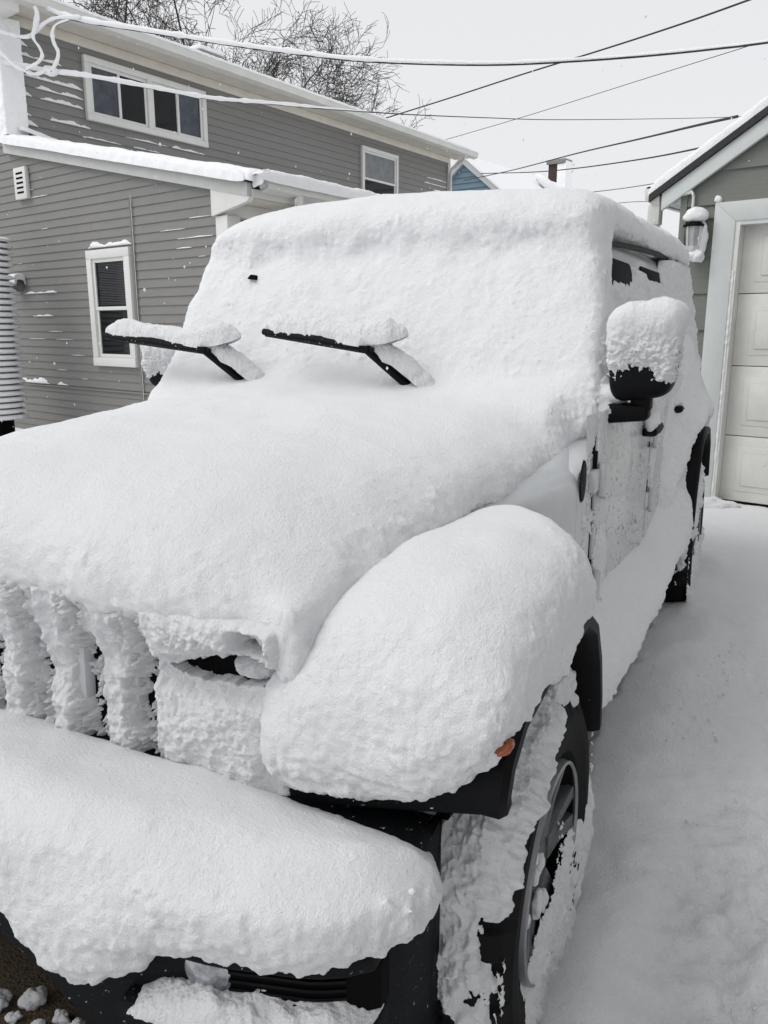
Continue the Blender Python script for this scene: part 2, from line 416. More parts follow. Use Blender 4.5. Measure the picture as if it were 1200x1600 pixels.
d2 = door(2.06, 3.00, 2.10, 2.93, (1.02, .74), 2.84)
vt = MB(); vt.lathe([(0, .012), (.02, .012), (.042, .008), (.045, 0)], (0, 0, 0), 'x', 24)
vt.V = [(.802+x*.5, .70+y*.8, 1.05+z*1.35) for x, y, z in vt.V]; vt.build('side_badge', PLASTIC, car, smooth=True)

# wings: flares
def flare(arch, v0, v1, parent, thick=.05, sgn=1):
    m = MB(); rings = []
    n = len(arch)
    for i, (u, z) in enumerate(arch):
        a = np.array(arch[max(i-1, 0)]); b = np.array(arch[min(i+1, n-1)]); d = (b-a)/np.linalg.norm(b-a); nn = np.array([-d[1], d[0]])
        p = np.array([u, z]); q = p+nn*thick
        rings.append([(v0, *p), (v1-.01, *p), (v1, *(p+nn*.012)), (v1, *(p+nn*thick*.7)), (v1-.02, *q), (v0, *q)])
    m.loft(rings); return m.build('wheel_arch_flare', PLASTIC_C, parent, smooth=True)
archF = [(-.462, .735), (-.466, .75), (-.466, .77), (-.44, .82), (-.36, .87), (-.2, .885), (.0, .885), (.16, .87), (.27, .81), (.345, .70), (.39, .58), (.405, .49)][::-1]
archF = [(u, z) for u, z in archF]
flare(archF, .60, .945, car); flare([(u, z) for u, z in archF], VC-.98, VC-.64, car)
archR = [(2.66, .48), (2.70, .66), (2.80, .84), (2.92, .92), (3.1, .94), (3.35, .92), (3.5, .82), (3.6, .62)][::-1]
flare(archR, .74, .975, car); flare(archR, VC-1.0, VC-.8, car)
ap = MB(); ap.hexa([(.44, -.44, .615), (.915, -.455, .725), (.915, -.42, .725), (.44, -.40, .615), (.44, -.44, .72), (.915, -.455, .79), (.915, -.42, .79), (.44, -.40, .72)]); ap.build('wing_front_panel', PLASTIC, car, bevel=.015)
for a_, b_ in (((.50, -.38, .30), (.64, .5, .95)), ((VC-.66, -.38, .30), (VC-.52, .5, .95)), ((.62, .43, .3), (.80, .47, .86))):
    wl = MB(); wl.box(a_, b_); wl.build('wheel_arch_liner', DARK, car)
am = MB(); am.hexa([(.930, -.486, .846), (.952, -.474, .850), (.952, -.44, .850), (.930, -.44, .846), (.930, -.478, .860), (.951, -.468, .868), (.951, -.44, .868), (.915, -.44, .860)])
am.build('turn_signal', AMBER, car, bevel=.008)
for v, dz in [(.815, .06), (.63, .03), (.822, .05)]:
    ic = MB(); ic.tube([(v, -.475, .61), (v+.002, -.475, .61-dz)], [.005, .0012], 6); ic.build('icicle', LENS, car, smooth=True)

# wheels
TR, RR = .405, .235
def wheel(u, vo, zc, spin, snowy):
    """vo: outer face; wheel part with tyre and rim"""
    def P(r, t, x): return (x, u+r*math.sin(t), zc+r*math.cos(t))
    hb = MB(); hb.lathe([(0, .0), (.075, 0), (.085, -.02), (.085, -.12), (0, -.12)], (vo-.035, u, zc), 'x', 24)
    wh = hb.build('wheel', RIM, car, smooth=True)
    prof_ = [(RR-.005, -.20), (RR, -.03), (RR+.02, -.008), (RR+.07, .004), (TR-.07, .004), (TR-.032, -.012), (TR-.012, -.03), (TR, -.05), (TR+.004, -.13), (TR, -.21), (TR-.03, -.25), (RR, -.23)]
    n = 300; rings = []
    for k in range(n):
        t = 2*math.pi*k/n; ring = []
        for j, (r, h) in enumerate(prof_):
            ph = (k % 10); g = 0
            if j in (6, 7): g = -.016 if ph in (0, 1, 2) else 0
            if j == 5: g = -.010 if ph in (0, 1, 2) else 0
            if j == 8: g = -.010 if (k+4) % 10 in (0, 1) else 0
            ring.append((vo+h, u+(r+g)*math.sin(t), zc+(r+g)*math.cos(t)))
        rings.append(ring)
    rings.append(rings[0]); m = MB(); m.loft(rings, False, False); ty = m.build('tyre', RUBBER, wh)
    rb = MB(); rb.lathe([(RR-.011, -.006), (RR-.007, .0), (RR-.003, -.003), (RR, -.02)], (vo, u, zc), 'x', 64); rb.build('rim_edge', RIMB, wh, smooth=True)
    br = MB(); br.lathe([(RR-.006, -.012), (RR-.022, -.03), (RR-.045, -.12), (.10, -.13), (0, -.13)], (vo, u, zc), 'x', 48); br.build('rim_barrel', DARK, wh, smooth=True)
    rm_ = MB()
    for k in range(5):
        for s in (-1, 1):
            t0 = spin+2*math.pi*k/5+s*.16; t1 = spin+2*math.pi*k/5+s*.20
            a = np.array([math.sin(t0), math.cos(t0)]); b = np.array([math.sin(t1), math.cos(t1)])
            pa, pb = a*.06, b*(RR-.016); tn = np.array([a[1], -a[0]])
            ring = lambda p, hw, x0, x1: [(x0, u+(p-tn*hw)[0], zc+(p-tn*hw)[1]), (x1, u+(p-tn*hw*.7)[0], zc+(p-tn*hw*.7)[1]), (x1, u+(p+tn*hw*.7)[0], zc+(p+tn*hw*.7)[1]), (x0, u+(p+tn*hw)[0], zc+(p+tn*hw)[1])]
            rm_.loft([ring(pa, .030, vo-.09, vo-.030), ring((pa+pb)/2, .024, vo-.075, vo-.022), ring(pb, .026, vo-.05, vo-.008)])
    rm_.build('rim', RIM, wh, bevel=.003)
    if snowy:
        t0, t1 = snowy
        def S(a, b):                                       # over the tread, front to top, and round the shoulder
            t = t1+(t0-t1)*a
            x = np.interp(b, [0, .70, .80, .90, 1], [vo-.24, vo-.05, vo-.018, vo+.002, vo+.006]); r = np.interp(b, [0, .70, .80, .90, 1], [TR+.002, TR+.002, TR-.016, TR-.06, TR-.12])
            return np.stack([x, u+r*np.sin(t), zc+r*np.cos(t)], 1)
        def T(P, N, a, b):
            e = sstep(0, .07, a)*(1-sstep(.60, .88, a+.12*fbm(P, .10, 3, .6, 8.)))
            edge = .80+.10*fbm(P, .11, 3, .65)+.10*sstep(.15, .5, a)*sstep(1, .6, a)
            m = (1-sstep(edge-.08, edge+.05, b))*sstep(-.05, .12, b)
            return (.034*m*e - .012*(1-m*e) + .016*fbm(P, .12, 3, .6, 2.)*m + .012*np.abs(fbm(P, .035, 3, .65))*m + .005*fbm(P, .014, 2))
        ragged('tyre_snow', 420, 130, S, lambda P, N, a, b: T(P, N, a, b), FROST, wh)
        def S2(a, b):                                      # drift over the lower face of the wheel
            t = R(55)+R(250)*a; t = math.pi*.5+ (a-.5)*R(230)+R(75); r = .10+.315*b
            return np.stack([vo-.012+.012*np.clip((b-.45)*2, 0, 1), u+r*np.sin(t), zc+r*np.cos(t)], 1)
        def T2(P, N, a, b):
            y = P[:, 1]-u; z = P[:, 2]-zc
            base = sstep(-.05, -.17, z-.28*y+.0)            # lower half, more to the rear
            q = base*(1.0) + .35*fbm(P, .11, 3, .6, 7.)-.42
            return .024*np.clip(q, -.6, .7)*sstep(1., .90, b) + .007*fbm(P, .03, 3, .6) + .004*fbm(P, .012, 2)-.006*sstep(.8, 1, b)
        ragged('wheel_snow', 300, 140, S2, T2, FROST, wh)
        rq_ = random.Random(4)
        for k in range(16):
            t_ = R(rq_.uniform(150, 330)); r_c = rq_.uniform(.06, .26); q_ = rq_.uniform(.008, .022)
            lump('rim_snow', (vo-.022, u+r_c*math.sin(t_), zc+r_c*math.cos(t_)), q_*.6, q_, q_*1.5, wh, FROST, .4, k*2.3)
    return wh
wheel(.02, .925, .315, R(10), (R(-115), R(32)))
wheel(3.15, .965, .315, R(35), (R(-115), R(25)))
wheel(.02, VC-.70, .315, R(20), None); wheel(3.15, VC-.72, .315, R(0), None)

# grille, lamps
gr = MB(); lean = .04
gr.hexa([(VC-.66, -.418, .55), (VC+.62, -.418, .55), (VC+.62, -.34, .55), (VC-.66, -.34, .55), (VC-.62, -.40, 1.0), (VC+.60, -.40, 1.0), (VC+.60, -.30, 1.0), (VC-.62, -.30, 1.0)])
grille = gr.build('grille', DARK, car, bevel=.01)
for k in range(8):
    v = .172-.137*k
    s = MB(); s.hexa([(v-.034, -.440, .57), (v+.034, -.440, .57), (v+.034, -.395, .57), (v-.034, -.395, .57), (v-.034, -.43, .95), (v+.034, -.43, .95), (v+.034, -.36, .95), (v-.034, -.36, .95)])
    s.build('slat', PAINT, grille, bevel=.012)
for a_, b_ in (((.312, -.43, .57), (.54, -.395, .80)), ((.312, -.425, .96), (.54, -.36, 1.0)), ((VC-.70, -.43, .57), (VC-.472, -.395, 1.0))):
    pn = MB(); pn.box(a_, b_); pn.build('grille_panel', PAINT, grille, bevel=.012)
for v in (.455, VC-.535):
    h = MB(); h.lathe([(0, -.0), (.06, .006), (.088, .022), (.092, .06)], (0, 0, 0), 'y', 40)
    h.V = [(x+v, -.405+y, .878+z) for x, y, z in h.V]; hl = h.build('headlight', LENS, car, smooth=True)
    rr = MB(); rr.lathe([(.088, .012), (.095, -.004), (.104, .004), (.108, .05)], (0, 0, 0), 'y', 40)
    rr.V = [(x+v, -.405+y, .878+z) for x, y, z in rr.V]; rr.build('headlight_ring', PLASTIC_C, hl, smooth=True)

# bumper
bp = MB(); rings = []
for v, uf in [(-1.02, -.50), (-.98, -.58), (-.80, -.66), (-.58, -.695), (-.45, -.71), (-.38, -.716), (-.30, -.72), (VC, -.73), (.14, -.727), (.22, -.724), (.30, -.72), (.42, -.71), (.58, -.685), (.72, -.645), (.78, -.60), (.81, -.53), (.815, -.44)]:
    e = 0 if abs(v-VC) < .9 else .03; zb_ = float(np.interp(abs(v-VC), [.20, .29, .36, .46], [.42, .38, .32, .25]))
    rings.append([(v, uf+.06, zb_-.02+e), (v, uf, zb_+.02+e), (v, uf-.005, .56), (v, uf+.03, .64-e), (v, uf+.10, .66-e), (v, -.38, .66-e), (v, -.38, zb_)])
bp.loft(rings); bumper = bp.build('bumper', PLASTIC, car, bevel=.012, smooth=True)
def bump_front(v):
    xs = [-1.02, -.98, -.80, -.45, VC, .30, .58, .72, .79, .83, .84]; ys = [-.50, -.58, -.66, -.71, -.73, -.72, -.685, -.645, -.605, -.54, -.44]
    return np.interp(v, xs, ys)
rc = MB()
rc.loft([[(v, bump_front(v)-.009, .455), (v, bump_front(v)-.009, .535), (v, bump_front(v)+.02, .535), (v, bump_front(v)+.02, .455)] for v in np.linspace(.55, .80, 8)])
rc.build('bumper_grille', DARK, bumper)
lb = MB()
for z in (.47, .485, .50, .515):
    lb.loft([[(v, bump_front(v)-.014, z), (v, bump_front(v)-.014, z+.005), (v, bump_front(v)-.007, z+.005), (v, bump_front(v)-.007, z)] for v in np.linspace(.59, .76, 8)])
lb.build('bumper_grille_bars', PLASTIC_C, bumper)
tp = MB(); tp.loft([[(v, bump_front(v)-.03, .535), (v, bump_front(v)-.03, .565), (v, bump_front(v)+.02, .575), (v, bump_front(v)+.02, .535)] for v in np.linspace(.43, .80, 12)]); tp.build('bumper_brow', PLASTIC, bumper, bevel=.006)
sp = MB(); sp.loft([[(v, bump_front(v)-.04, .40), (v, bump_front(v)-.04, .435), (v, bump_front(v)+.02, .45), (v, bump_front(v)+.02, .40)] for v in np.linspace(.41, .80, 12)]); sp.build('bumper_lip', PLASTIC, bumper, bevel=.006)
fg = MB(); fg.lathe([(0, -.006), (.03, -.002), (.046, .01), (.05, .03)], (0, 0, 0), 'y', 32); fg.V = [(x+.545, bump_front(.545)-.012+y, z+.50) for x, y, z in fg.V]; fg.build('fog_light', LENS, bumper, smooth=True)
fg = MB(); fg.lathe([(0, -.006), (.03, -.002), (.046, .01), (.05, .03)], (0, 0, 0), 'y', 32); fg.V = [(x+VC-.62, bump_front(-.70)-.012+y, z+.50) for x, y, z in fg.V]; fg.build('fog_light', LENS, bumper, smooth=True)

# door mirrors
def sup(v):  return np.sign(v)*np.abs(v)
def mirror(vc, uc, sgn, ZC=1.376, k_=1.):
    HW, HD, HH = .098*k_, .072*k_, .118*k_; e0 = .38
    def S(a, b, grow=0):
        th = 2*math.pi*a; ph = math.pi*(b-.5)
        cx, cy, cz = np.cos(ph)*np.cos(th), np.cos(ph)*np.sin(th)*.8, np.sin(ph)
        k = (np.abs(cx)**5+np.abs(cy)**5+np.abs(cz)**5)**-.2; cx, cy, cz = cx*k, cy*k, cz*k
        x = vc+HW*cx*(1-.10*(cz < 0)*np.abs(cz)); y = uc+HD*cy; z = ZC+HH*cz + .012*sgn*cx
        return np.stack([x, y, z], 1)
    n1, n2 = 90, 60
    a, b = np.meshgrid(np.linspace(0, 1, n1), np.linspace(0.001, .999, n2), indexing='ij'); V = S(a.ravel(), b.ravel())
    i = np.arange(n1*n2).reshape(n1, n2); F = np.stack([i[:-1, :-1], i[1:, :-1], i[1:, 1:], i[:-1, 1:]], -1).reshape(-1, 4)
    m = build('door_mirror', V, F, PLASTIC_C, car, True)
    arm = MB(); arm.loft([[(vc-sgn*.105+sgn*t*.13, uc-.055+.02*t, 1.183+.012*t+dz*(1-.25*t)) if k == 0 else (vc-sgn*.105+sgn*t*.13, uc+.05-.01*t, 1.183+.012*t+dz*(1-.25*t)) for k, dz in ((0, 0), (1, 0), (1, .062), (0, .062))] for t in (0, .5, .85, 1.0)])
    arm.box((vc-.03, uc-.03, 1.22), (vc+.03, uc+.03, 1.30)); arm.build('mirror_arm', PLASTIC_C, m, bevel=.012, smooth=True)
    gl = MB(); gl.box((vc-.08, uc+HD-.012, ZC-.08), (vc+.08, uc+HD+.002, ZC+.08)); gl.build('mirror_glass', GLASS, m, bevel=.01)
    def T(P, N, a, b):
        zz = (P[:, 2]-ZC)/HH
        up = sstep(.1, .95, zz)
        ny = np.clip(-N[:, 1], 0, 1); base = .048*k_*up*np.clip(N[:, 2], 0, 1)**.7 + (.004+.018*ny)*sstep(-.85, .15, zz+.30*fbm(P, .06, 3)) - .016*sstep(-.35, -.85, zz) - .004
        hole = np.exp(-((P[:, 0]-vc)/.045)**2)*sstep(.15, -.35, zz)*.012
        return base-hole + (.004+.003*up)*fbm(P, .05, 2) + .0085*fbm(P, .016, 3, .68, 4.)*(1-up*.85)
    ragged('mirror_snow', 300, 220, lambda a, b: S(a, .02+.97*b), T, FROST, m)
    lump('mirror_arm_snow', (vc-sgn*.10, uc+.0, 1.265), .055, .05, .045, m, FROST, .3, 4.)
    return m
mirror(.905, 1.0, 1); mirror(-.97, 1.10, -1, 1.315, .78)

# wipers, lifted off the glass
def wiper(base, bend, tip, tail):
    base, bend, tip, tail = map(np.array, (base, bend, tip, tail))
    dn = np.array([0, .0, .0]); up_ = np.array([0, .020, .010])
    a = MB(); a.tube([base+dn+(base-bend)*.25, base*.5+bend*.5+dn, bend+dn], [.016, .014, .012], 8); a.box(tuple(bend+dn-np.array([.02, .010, .008])), tuple(bend+dn+np.array([.012, .010, .012])))
    wp = a.build('wiper', PLASTIC_C, car, smooth=True)
    bl = MB(); tip0, tail0 = tip, tail; tip = tip+np.array([-.006, 0, 0]); d = tip-tail
    bl.tube([tail, tail+d*.25, tail+d*.5+np.array([0, 0, .006]), tail+d*.75, tip], [.009, .014, .017, .014, .011], 8)
    rub = [tail, tip]
    bl.tube([tail+np.array([0, .012, -.012]), tip+np.array([0, .012, -.012])], .005, 6)
    bl.build('wiper_blade', PLASTIC, wp, smooth=True); tip, tail = tip0, tail0
    def ridge(name, pts, wdt, hgt, seed):
        pts = np.array(pts); L = np.concatenate([[0], np.cumsum(np.linalg.norm(np.diff(pts, axis=0), axis=1))]); L /= L[-1]
        dirp = (pts[-1]-pts[0])/np.linalg.norm(pts[-1]-pts[0]); sd_ = np.cross(dirp, [0, 0, 1.]); sd_ /= np.linalg.norm(sd_)
        def S(t, s):
            s = 1-s; c = np.stack([np.interp(t, L, pts[:, k]) for k in range(3)], 1); ang = math.pi*(1.10*s-.05)
            env = (np.clip(t*9, 0, 1)*np.clip((1-t)*9, 0, 1))**.5
            hh = hgt*(1+.16*fbm(np.stack([t*4, 0*t, 0*t+seed], 1), 1., 2))*env
            sn = np.sin(ang)
            return c + sd_[None]*(np.cos(ang)*wdt*env)[:, None] + np.array([0, 0, 1.])[None]*(np.sign(sn)*np.abs(sn)**.7*hh)[:, None]
        ragged(name, 240, 60, S, lambda P, N, a_, b_: .004*fbm(P, .04, 3, .6)+.0030*np.abs(fbm(P, .013, 2))-.002, FROST, wp, cut=-1)
    ridge('blade_snow', [tip+up_+np.array([-.012, 0, 0]), bend+up_+np.array([-.02, .004, .012]), bend+up_+np.array([.125, .03, .035])], .029, .054, 1.+base[0])
    ridge('arm_snow', [bend+up_+np.array([-.04, .004, .004]), (bend+base)/2+up_+np.array([.02, .004, .006]), base+np.array([.11, .03, -.055])], .032, .056, 5.+base[0])
wiper((.185, .915, 1.275), (.07, .82, 1.398), (-.33, .85, 1.452), (.095, .822, 1.396))
wiper((-.455, .915, 1.265), (-.57, .82, 1.388), (-1.05, .85, 1.436), (-.545, .822, 1.386))

# ------------------------------------------------------------------ snow on the car
# bonnet, windscreen and roof: one settled blanket
def hood_ring(u, vl, vr, zb, zt, p=3.2, n=40):
    r = []
    for k in range(n+1):
        x = -1+2*k/n; h = (1-abs(x)**p)**(1/2.2)
        r.append((vl+(vr-vl)*(x+1)/2, u, zb+(zt-zb)*h))
    return r
S = []
S.append(loft_solid([hood_ring(u, vl, vr, zb, zt) for u, vl, vr, zb, zt in [
    (-.500, -.56, .44, .96, 1.06), (-.475, -.66, .54, .95, 1.10), (-.40, -.72, .60, .95, 1.155), (-.28, -.77, .635, .97, 1.19), (0, -.82, .655, 1.0, 1.215), (.4, -.86, .69, 1.03, 1.245), (.75, -.87, .745, 1.06, 1.265), (1.1, -.88, .765, 1.08, 1.28)]]))
wprof = [(.90, 1.16), (.935, 1.26), (1.00, 1.40), (1.10, 1.58), (1.18, 1.72), (1.24, 1.80), (1.5, 1.80), (1.35, 1.5), (1.2, 1.16)]
S.append(loft_solid([[(vl if q == 0 else vr, u, z) for u, z in wprof] for q, (vl, vr) in enumerate([(-.965, .76)])] if 0 else
    [[(-.905+max(0, z-1.2)*.12, u, z) for u, z in wprof], [(.808-max(0, z-1.2)*.160, u, z) for u, z in wprof]]))
S.append(poly_x([(.80, 1.14), (.80, 1.24), (1.0, 1.33), (1.15, 1.36), (1.15, 1.14)], -.85, .70))
def roof_ring(u, k, zt, zb=1.785):
    pts = []
    vl, vr = -.825*k-(1-k)*.08, .715*k-(1-k)*.08
    for x, h in [(-1, .0), (-.985, .35), (-.91, .62), (-.78, .82), (-.5, .97), (0, 1.03), (.5, 1.0), (.80, .95), (.94, .80), (1.0, .5), (1.0, .0)]:
        pts.append(((vl+vr)/2+(x*(vr-vl)/2), u, zb+(zt-zb)*h))
    return pts
S.append(loft_solid([roof_ring(1.16, .95, 1.82, 1.785), roof_ring(1.20, .985, 1.875, 1.785), roof_ring(1.31, 1, 1.935, 1.785), roof_ring(1.5, 1, 1.955), roof_ring(2.5, 1.0, 1.985, 1.80), roof_ring(3.5, 1.03, 2.01, 1.82), roof_ring(3.95, 1.04, 1.99, 1.80), roof_ring(4.08, 1.0, 1.90, 1.78)]))
S.append(box_solid((.535, -.495, .875), (.612, -.25, 1.04)))
def shp(V, N):
    V = V.copy()
    # the roof edge overhangs the glass in a rough band
    return V + N*(.016*fbm(V, .11, 3, .6, 3.)*np.exp(-((V[:, 2]-1.74)/.07)**2)*sstep(1.5, 1.2, V[:, 1]))[:, None]
snow_blob('snow_blanket', S, .026, 9, 2, SNOW, car, shape=shp)

# front wing
def fender_prof(v, uf, ur, zb, zt):
    h = zt-zb
    return [(v, uf+.05, zb), (v, uf, zb+.05), (v, uf-.015, zb+.36*h), (v, uf+.005, zb+.65*h), (v, uf+.07, zt-.05), (v, uf+.18, zt-.012), (v, -.1, zt), (v, ur-.12, zt-.01), (v, ur-.02, zt-.06), (v, ur, zt-.13), (v, ur-.06, min(.93, zt-.14)), (v, -.1, min(.91, zt-.15)), (v, -.36, min(.86, zt-.16))]
fs = loft_solid([fender_prof(*a) for a in [(.492, -.462, .25, .675, .92), (.525, -.49, .28, .665, .95), (.55, -.495, .30, .665, .975), (.58, -.497, .38, .67, 1.02), (.64, -.50, .40, .68, 1.06), (.72, -.50, .40, .695, 1.08), (.84, -.51, .30, .725, 1.08), (.92, -.505, .20, .79, 1.05), (.965, -.49, .12, .86, 1.00)]])
snow_blob('wing_snow', [fs], .018, 10, 2, SNOW, car, lump=1.15)
fs2 = loft_solid([fender_prof(VC-.16-v+.08, *a) for v, *a in [(.40, -.40, .36, .67, 1.03), (.70, -.50, .40, .66, 1.085), (.92, -.505, .20, .76, 1.05), (.965, -.49, .12, .84, 1.00)]])
snow_blob('wing_snow', [fs2], .03, 5, 1, SNOW, car)

# bumper
def bs_ring(v, zt, zl, back):
    uf = float(bump_front(min(v, .82)))
    return [(v, uf-.02, zl), (v, uf-.065, zl+.05), (v, uf-.075, zl+.13), (v, uf-.03, zt-.04), (v, uf+.05, zt), (v, back-.06, zt-.045), (v, back, zt-.08), (v, back, .58), (v, uf+.05, .57)]
bs = loft_solid([bs_ring(*a) for a in [(-1.03, .70, .60, -.40), (-.95, .74, .56, -.40), (-.6, .755, .52, -.40), (-.2, .735, .57, -.41), (.0, .735, .58, -.41), (.12, .735, .57, -.41), (.19, .735, .54, -.42), (.25, .735, .46, -.42), (.31, .735, .43, -.42), (.37, .735, .44, -.42), (.43, .735, .475, -.42), (.50, .73, .53, -.42), (.60, .72, .535, -.42), (.72, .715, .535, -.42), (.78, .71, .54, -.42), (.825, .695, .555, -.42), (.865, .665, .58, -.44)]])
bs2 = loft_solid([[(v, -.52, .62), (v, -.36, .62), (v, -.36, h), (v, -.45, h-.02)] for v, h in ((.30, .66), (.35, .70), (.44, .69), (.48, .63))])
snow_blob('bumper_snow', [bs, bs2], .018, 10, 2, SNOW, car, lump=1.1)
ragged('bumper_lip_snow', 260, 70, lambda a, b: np.stack([.43+.37*a, bump_front(.43+.37*a)-.05+.08*b, .428+.03*b], 1),
       lambda P, N, a, b: .055*np.sin(math.pi*np.clip(a, .0, 1))**.6*np.sin(math.pi*b)**.5*(1+.4*fbm(P, .08, 3, .6))+.006*np.abs(fbm(P, .022, 3, .6))-.008, FROST, bumper)

# grille face: snow packed on the slats, dark gaps beside them
EYE_POLY = [(.29, .858), (.36, .882), (.43, .902), (.49, .906), (.53, .895), (.553, .868), (.525, .858), (.47, .855), (.40, .846), (.345, .848)]
LENS_C = (.462, .878); HOLE_C = (.500, .950)
def Sg(a, b):
    z = .56+.46*b; return np.stack([-.72+1.34*a, -.425-.018*(1-b)+0*a, z], 1)
def Tg(P, N, a, b):
    v, z = P[:, 0], P[:, 2]
    vv = v-.03*(.75-z)*1.0                                           # gaps lean a little
    n1 = fbm(P, .06, 3, .6, 2.); n2 = fbm(P, .020, 3, .7, 5.)
    ph = ((.272-vv)/.137+.05*n1) % 1.0                               # 0..0.45 slot, the rest slat
    slat = sstep(.40, .66, ph+.04*n2)*sstep(1.0, .95, ph)
    fill = sstep(.80, .96, z+.05*n1)                                 # snow packed into the slots from above
    slot = -.022+.021*n2+.016*n1-.050*np.exp(-((ph-.05)/.085)**2)
    slot = slot+fill*.050*sstep(.08, .25, ph)
    io = sstep(.272, .292, vv)
    t = (slot*(1-slat)+slat*(.022+.012*n1))*(1-io)+.040*io
    t += .032*sstep(.84, .96, z)-.022*sstep(.76, .60, z)*(v > .29)
    t += .008*fbm(P, .09, 2, .6)+.006*np.abs(fbm(P, .030, 2, .6, 4.))+.0035*fbm(P, .012, 2, .6, 1.)
    # headlight: an eye-shaped slit, with a cushion of snow on the lens
    t = np.where(v > .31, np.maximum(t, .030), t)
    E = EYE_POLY; dd = np.full(len(v), 9.); ins = np.zeros(len(v), bool)
    vj, zj = v+.006*fbm(P, .03, 3, .65), z+.006*fbm(P, .03, 3, .65, 9.)
    for k in range(len(E)):
        a0, a1 = E[k], E[(k+1) % len(E)]; ex, ez = a1[0]-a0[0], a1[1]-a0[1]
        q = np.clip(((vj-a0[0])*ex+(zj-a0[1])*ez)/(ex*ex+ez*ez), 0, 1); dd = np.minimum(dd, np.hypot(vj-a0[0]-q*ex, zj-a0[1]-q*ez))
        ins ^= ((a0[1] > zj) != (a1[1] > zj)) & (vj < a0[0]+ex*(zj-a0[1])/(ez if abs(ez) > 1e-9 else 1e-9))
    sdist = np.where(ins, dd, -dd)
    near = sstep(-.035, -.003, sdist); t = t*(1-near)+(.005+.004*fbm(P, .015, 2))*near
    t = np.where(sdist > 0, -.075, t)
    lens = 1-(((v-LENS_C[0])/.048)**2+((z-LENS_C[1])/.024)**2)
    t = np.where(lens > 0, np.maximum(t, -.030+.042*np.clip(lens, 0, 1)**.7+.007*fbm(P, .018, 3, .65)), t)
    hd = ((v-HOLE_C[0])/.024)**4+((z-HOLE_C[1])/.014)**4+.25*fbm(P, .012, 2); t = np.where(hd < 1, -.075, t*(1-np.exp(-(hd/4)**2))+.004*np.exp(-(hd/4)**2))
    t -= .05*np.exp(-(((v-.35)/.07)**2+((z-.64)/.025)**2))
    brow = np.exp(-((z-.935)/.02)**2)*sstep(.28, .34, v); t += brow*.012*(.3+fbm(P, .02, 3, .7))
    t -= .06*sstep(.64, .58, z)*sstep(.3, .4, v)
    t -= .05*sstep(.585, .625, v)*sstep(.80, .74, z)
    t -= .09*sstep(.975, 1.015, z)+.13*sstep(.545, .60, v)*sstep(.84, .93, z)+.022*sstep(.47, .53, v)*sstep(.86, .78, z)+.075*sstep(.54, .59, v)*sstep(.88, .80, z)
    return t
ragged('grille_snow', 640, 230, Sg, Tg, FROST, car, cut=-.020, low=-.075)

# flank: wind-blown streaks on doors, plastered windows, drift on the sill
def Ss(a, b): return np.stack([.8165-.014*sstep(.87, .83, .66+2.5*a), .66+2.5*a, .50+.73*b], 1)
def Ts(P, N, a, b):
    Q = P*np.array([1, 1.6, .30]); u, z = P[:, 1], P[:, 2]
    t = .0030*fbm(Q, .022, 4, .7)+.0022*fbm(P, .014, 3, .65, 6.)-.0037
    t += .012*sstep(.98, 1.16, z+.05*fbm(P, .1, 3))*sstep(.9, .6, u) + .006*sstep(1.12, 1.22, z)
    t += .020*np.exp(-(((u-.95)/.07)**4+((z-.76)/.09)**4)) + .016*np.exp(-(((u-2.15)/.06)**2+((z-.95)/.12)**2))
    t += .014*np.exp(-(((u-.70)/.10)**2+((z-.90)/.07)**2))*(.6+fbm(P, .05, 3))
    t += .030*sstep(2.2, 2.9, u)*sstep(0, .25, u-2.45+.25*(.7-z))
    t -= .02*sstep(.05, 0, a)
    return t
ragged('door_snow', 620, 240, Ss, Ts, FROST, car, cut=-.0006)
def Sw(a, b):
    z = 1.215+.55*b; return np.stack([side_v(z)-.002, (.86+.33*b)*(1-a)+4.0*a, z+.05*a*b], 1)
def Tw(P, N, a, b):
    u, z = P[:, 1], P[:, 2]
    top = 1.635+.03*(u-1.3)+.035*fbm(P*np.array([1, 1, .5]), .12, 3, .6)-.02*np.exp(-((u-1.5)/.25)**2)
    top = np.where((u > 1.90)&(u < 2.14), 1.70, top); top = np.where(u > 2.75, 1.74+.3*(u-2.75), top); top = np.where(u < 1.22, 1.72, top)
    m = sstep(.015, -.03, z-top)
    t = .020*m-.012*(1-m)+.010*fbm(P, .07, 3, .6)*m+.006*np.abs(fbm(P*np.array([1, 1, .6]), .022, 3, .65, 2.))+.02*sstep(2.8, 3.3, u)+.012*sstep(1.35, 1.22, z)
    t -= .07*sstep(.035, 0, a)
    for uc, zc in ((1.56, 1.69), (2.52, 1.72)): t -= .05*np.exp(-(((u-uc)/.22)**6+((z-zc)/.045)**6))
    return t
ragged('side_window_snow', 560, 140, Sw, Tw, FROST, car)
def sill_ring(u, zi, zo, vo, zb):
    vi = .79
    return [(vi-.05, u, zb), (vo-.02, u, zb), (vo+.005, u, zb+.03), (vo, u, zo+.02), (vi+(vo-vi)*.55, u, zo+(zi-zo)*.55+.01), (vi+.02, u, zi), (vi-.05, u, zi+.02)]
ss = loft_solid([sill_ring(*a) for a in [(.50, .55, .50, .84, .36), (.60, .66, .46, .90, .36), (.80, .69, .45, .925, .37), (1.1, .66, .44, .935, .38), (1.6, .60, .43, .94, .38), (2.1, .57, .43, .945, .38), (2.5, .62, .46, .95, .38), (2.70, .80, .60, .958, .42), (2.82, .95, .78, .965, .60)]])
snow_blob('sill_snow', [ss], .018, 5, 2, SNOW, car, lump=1.3)
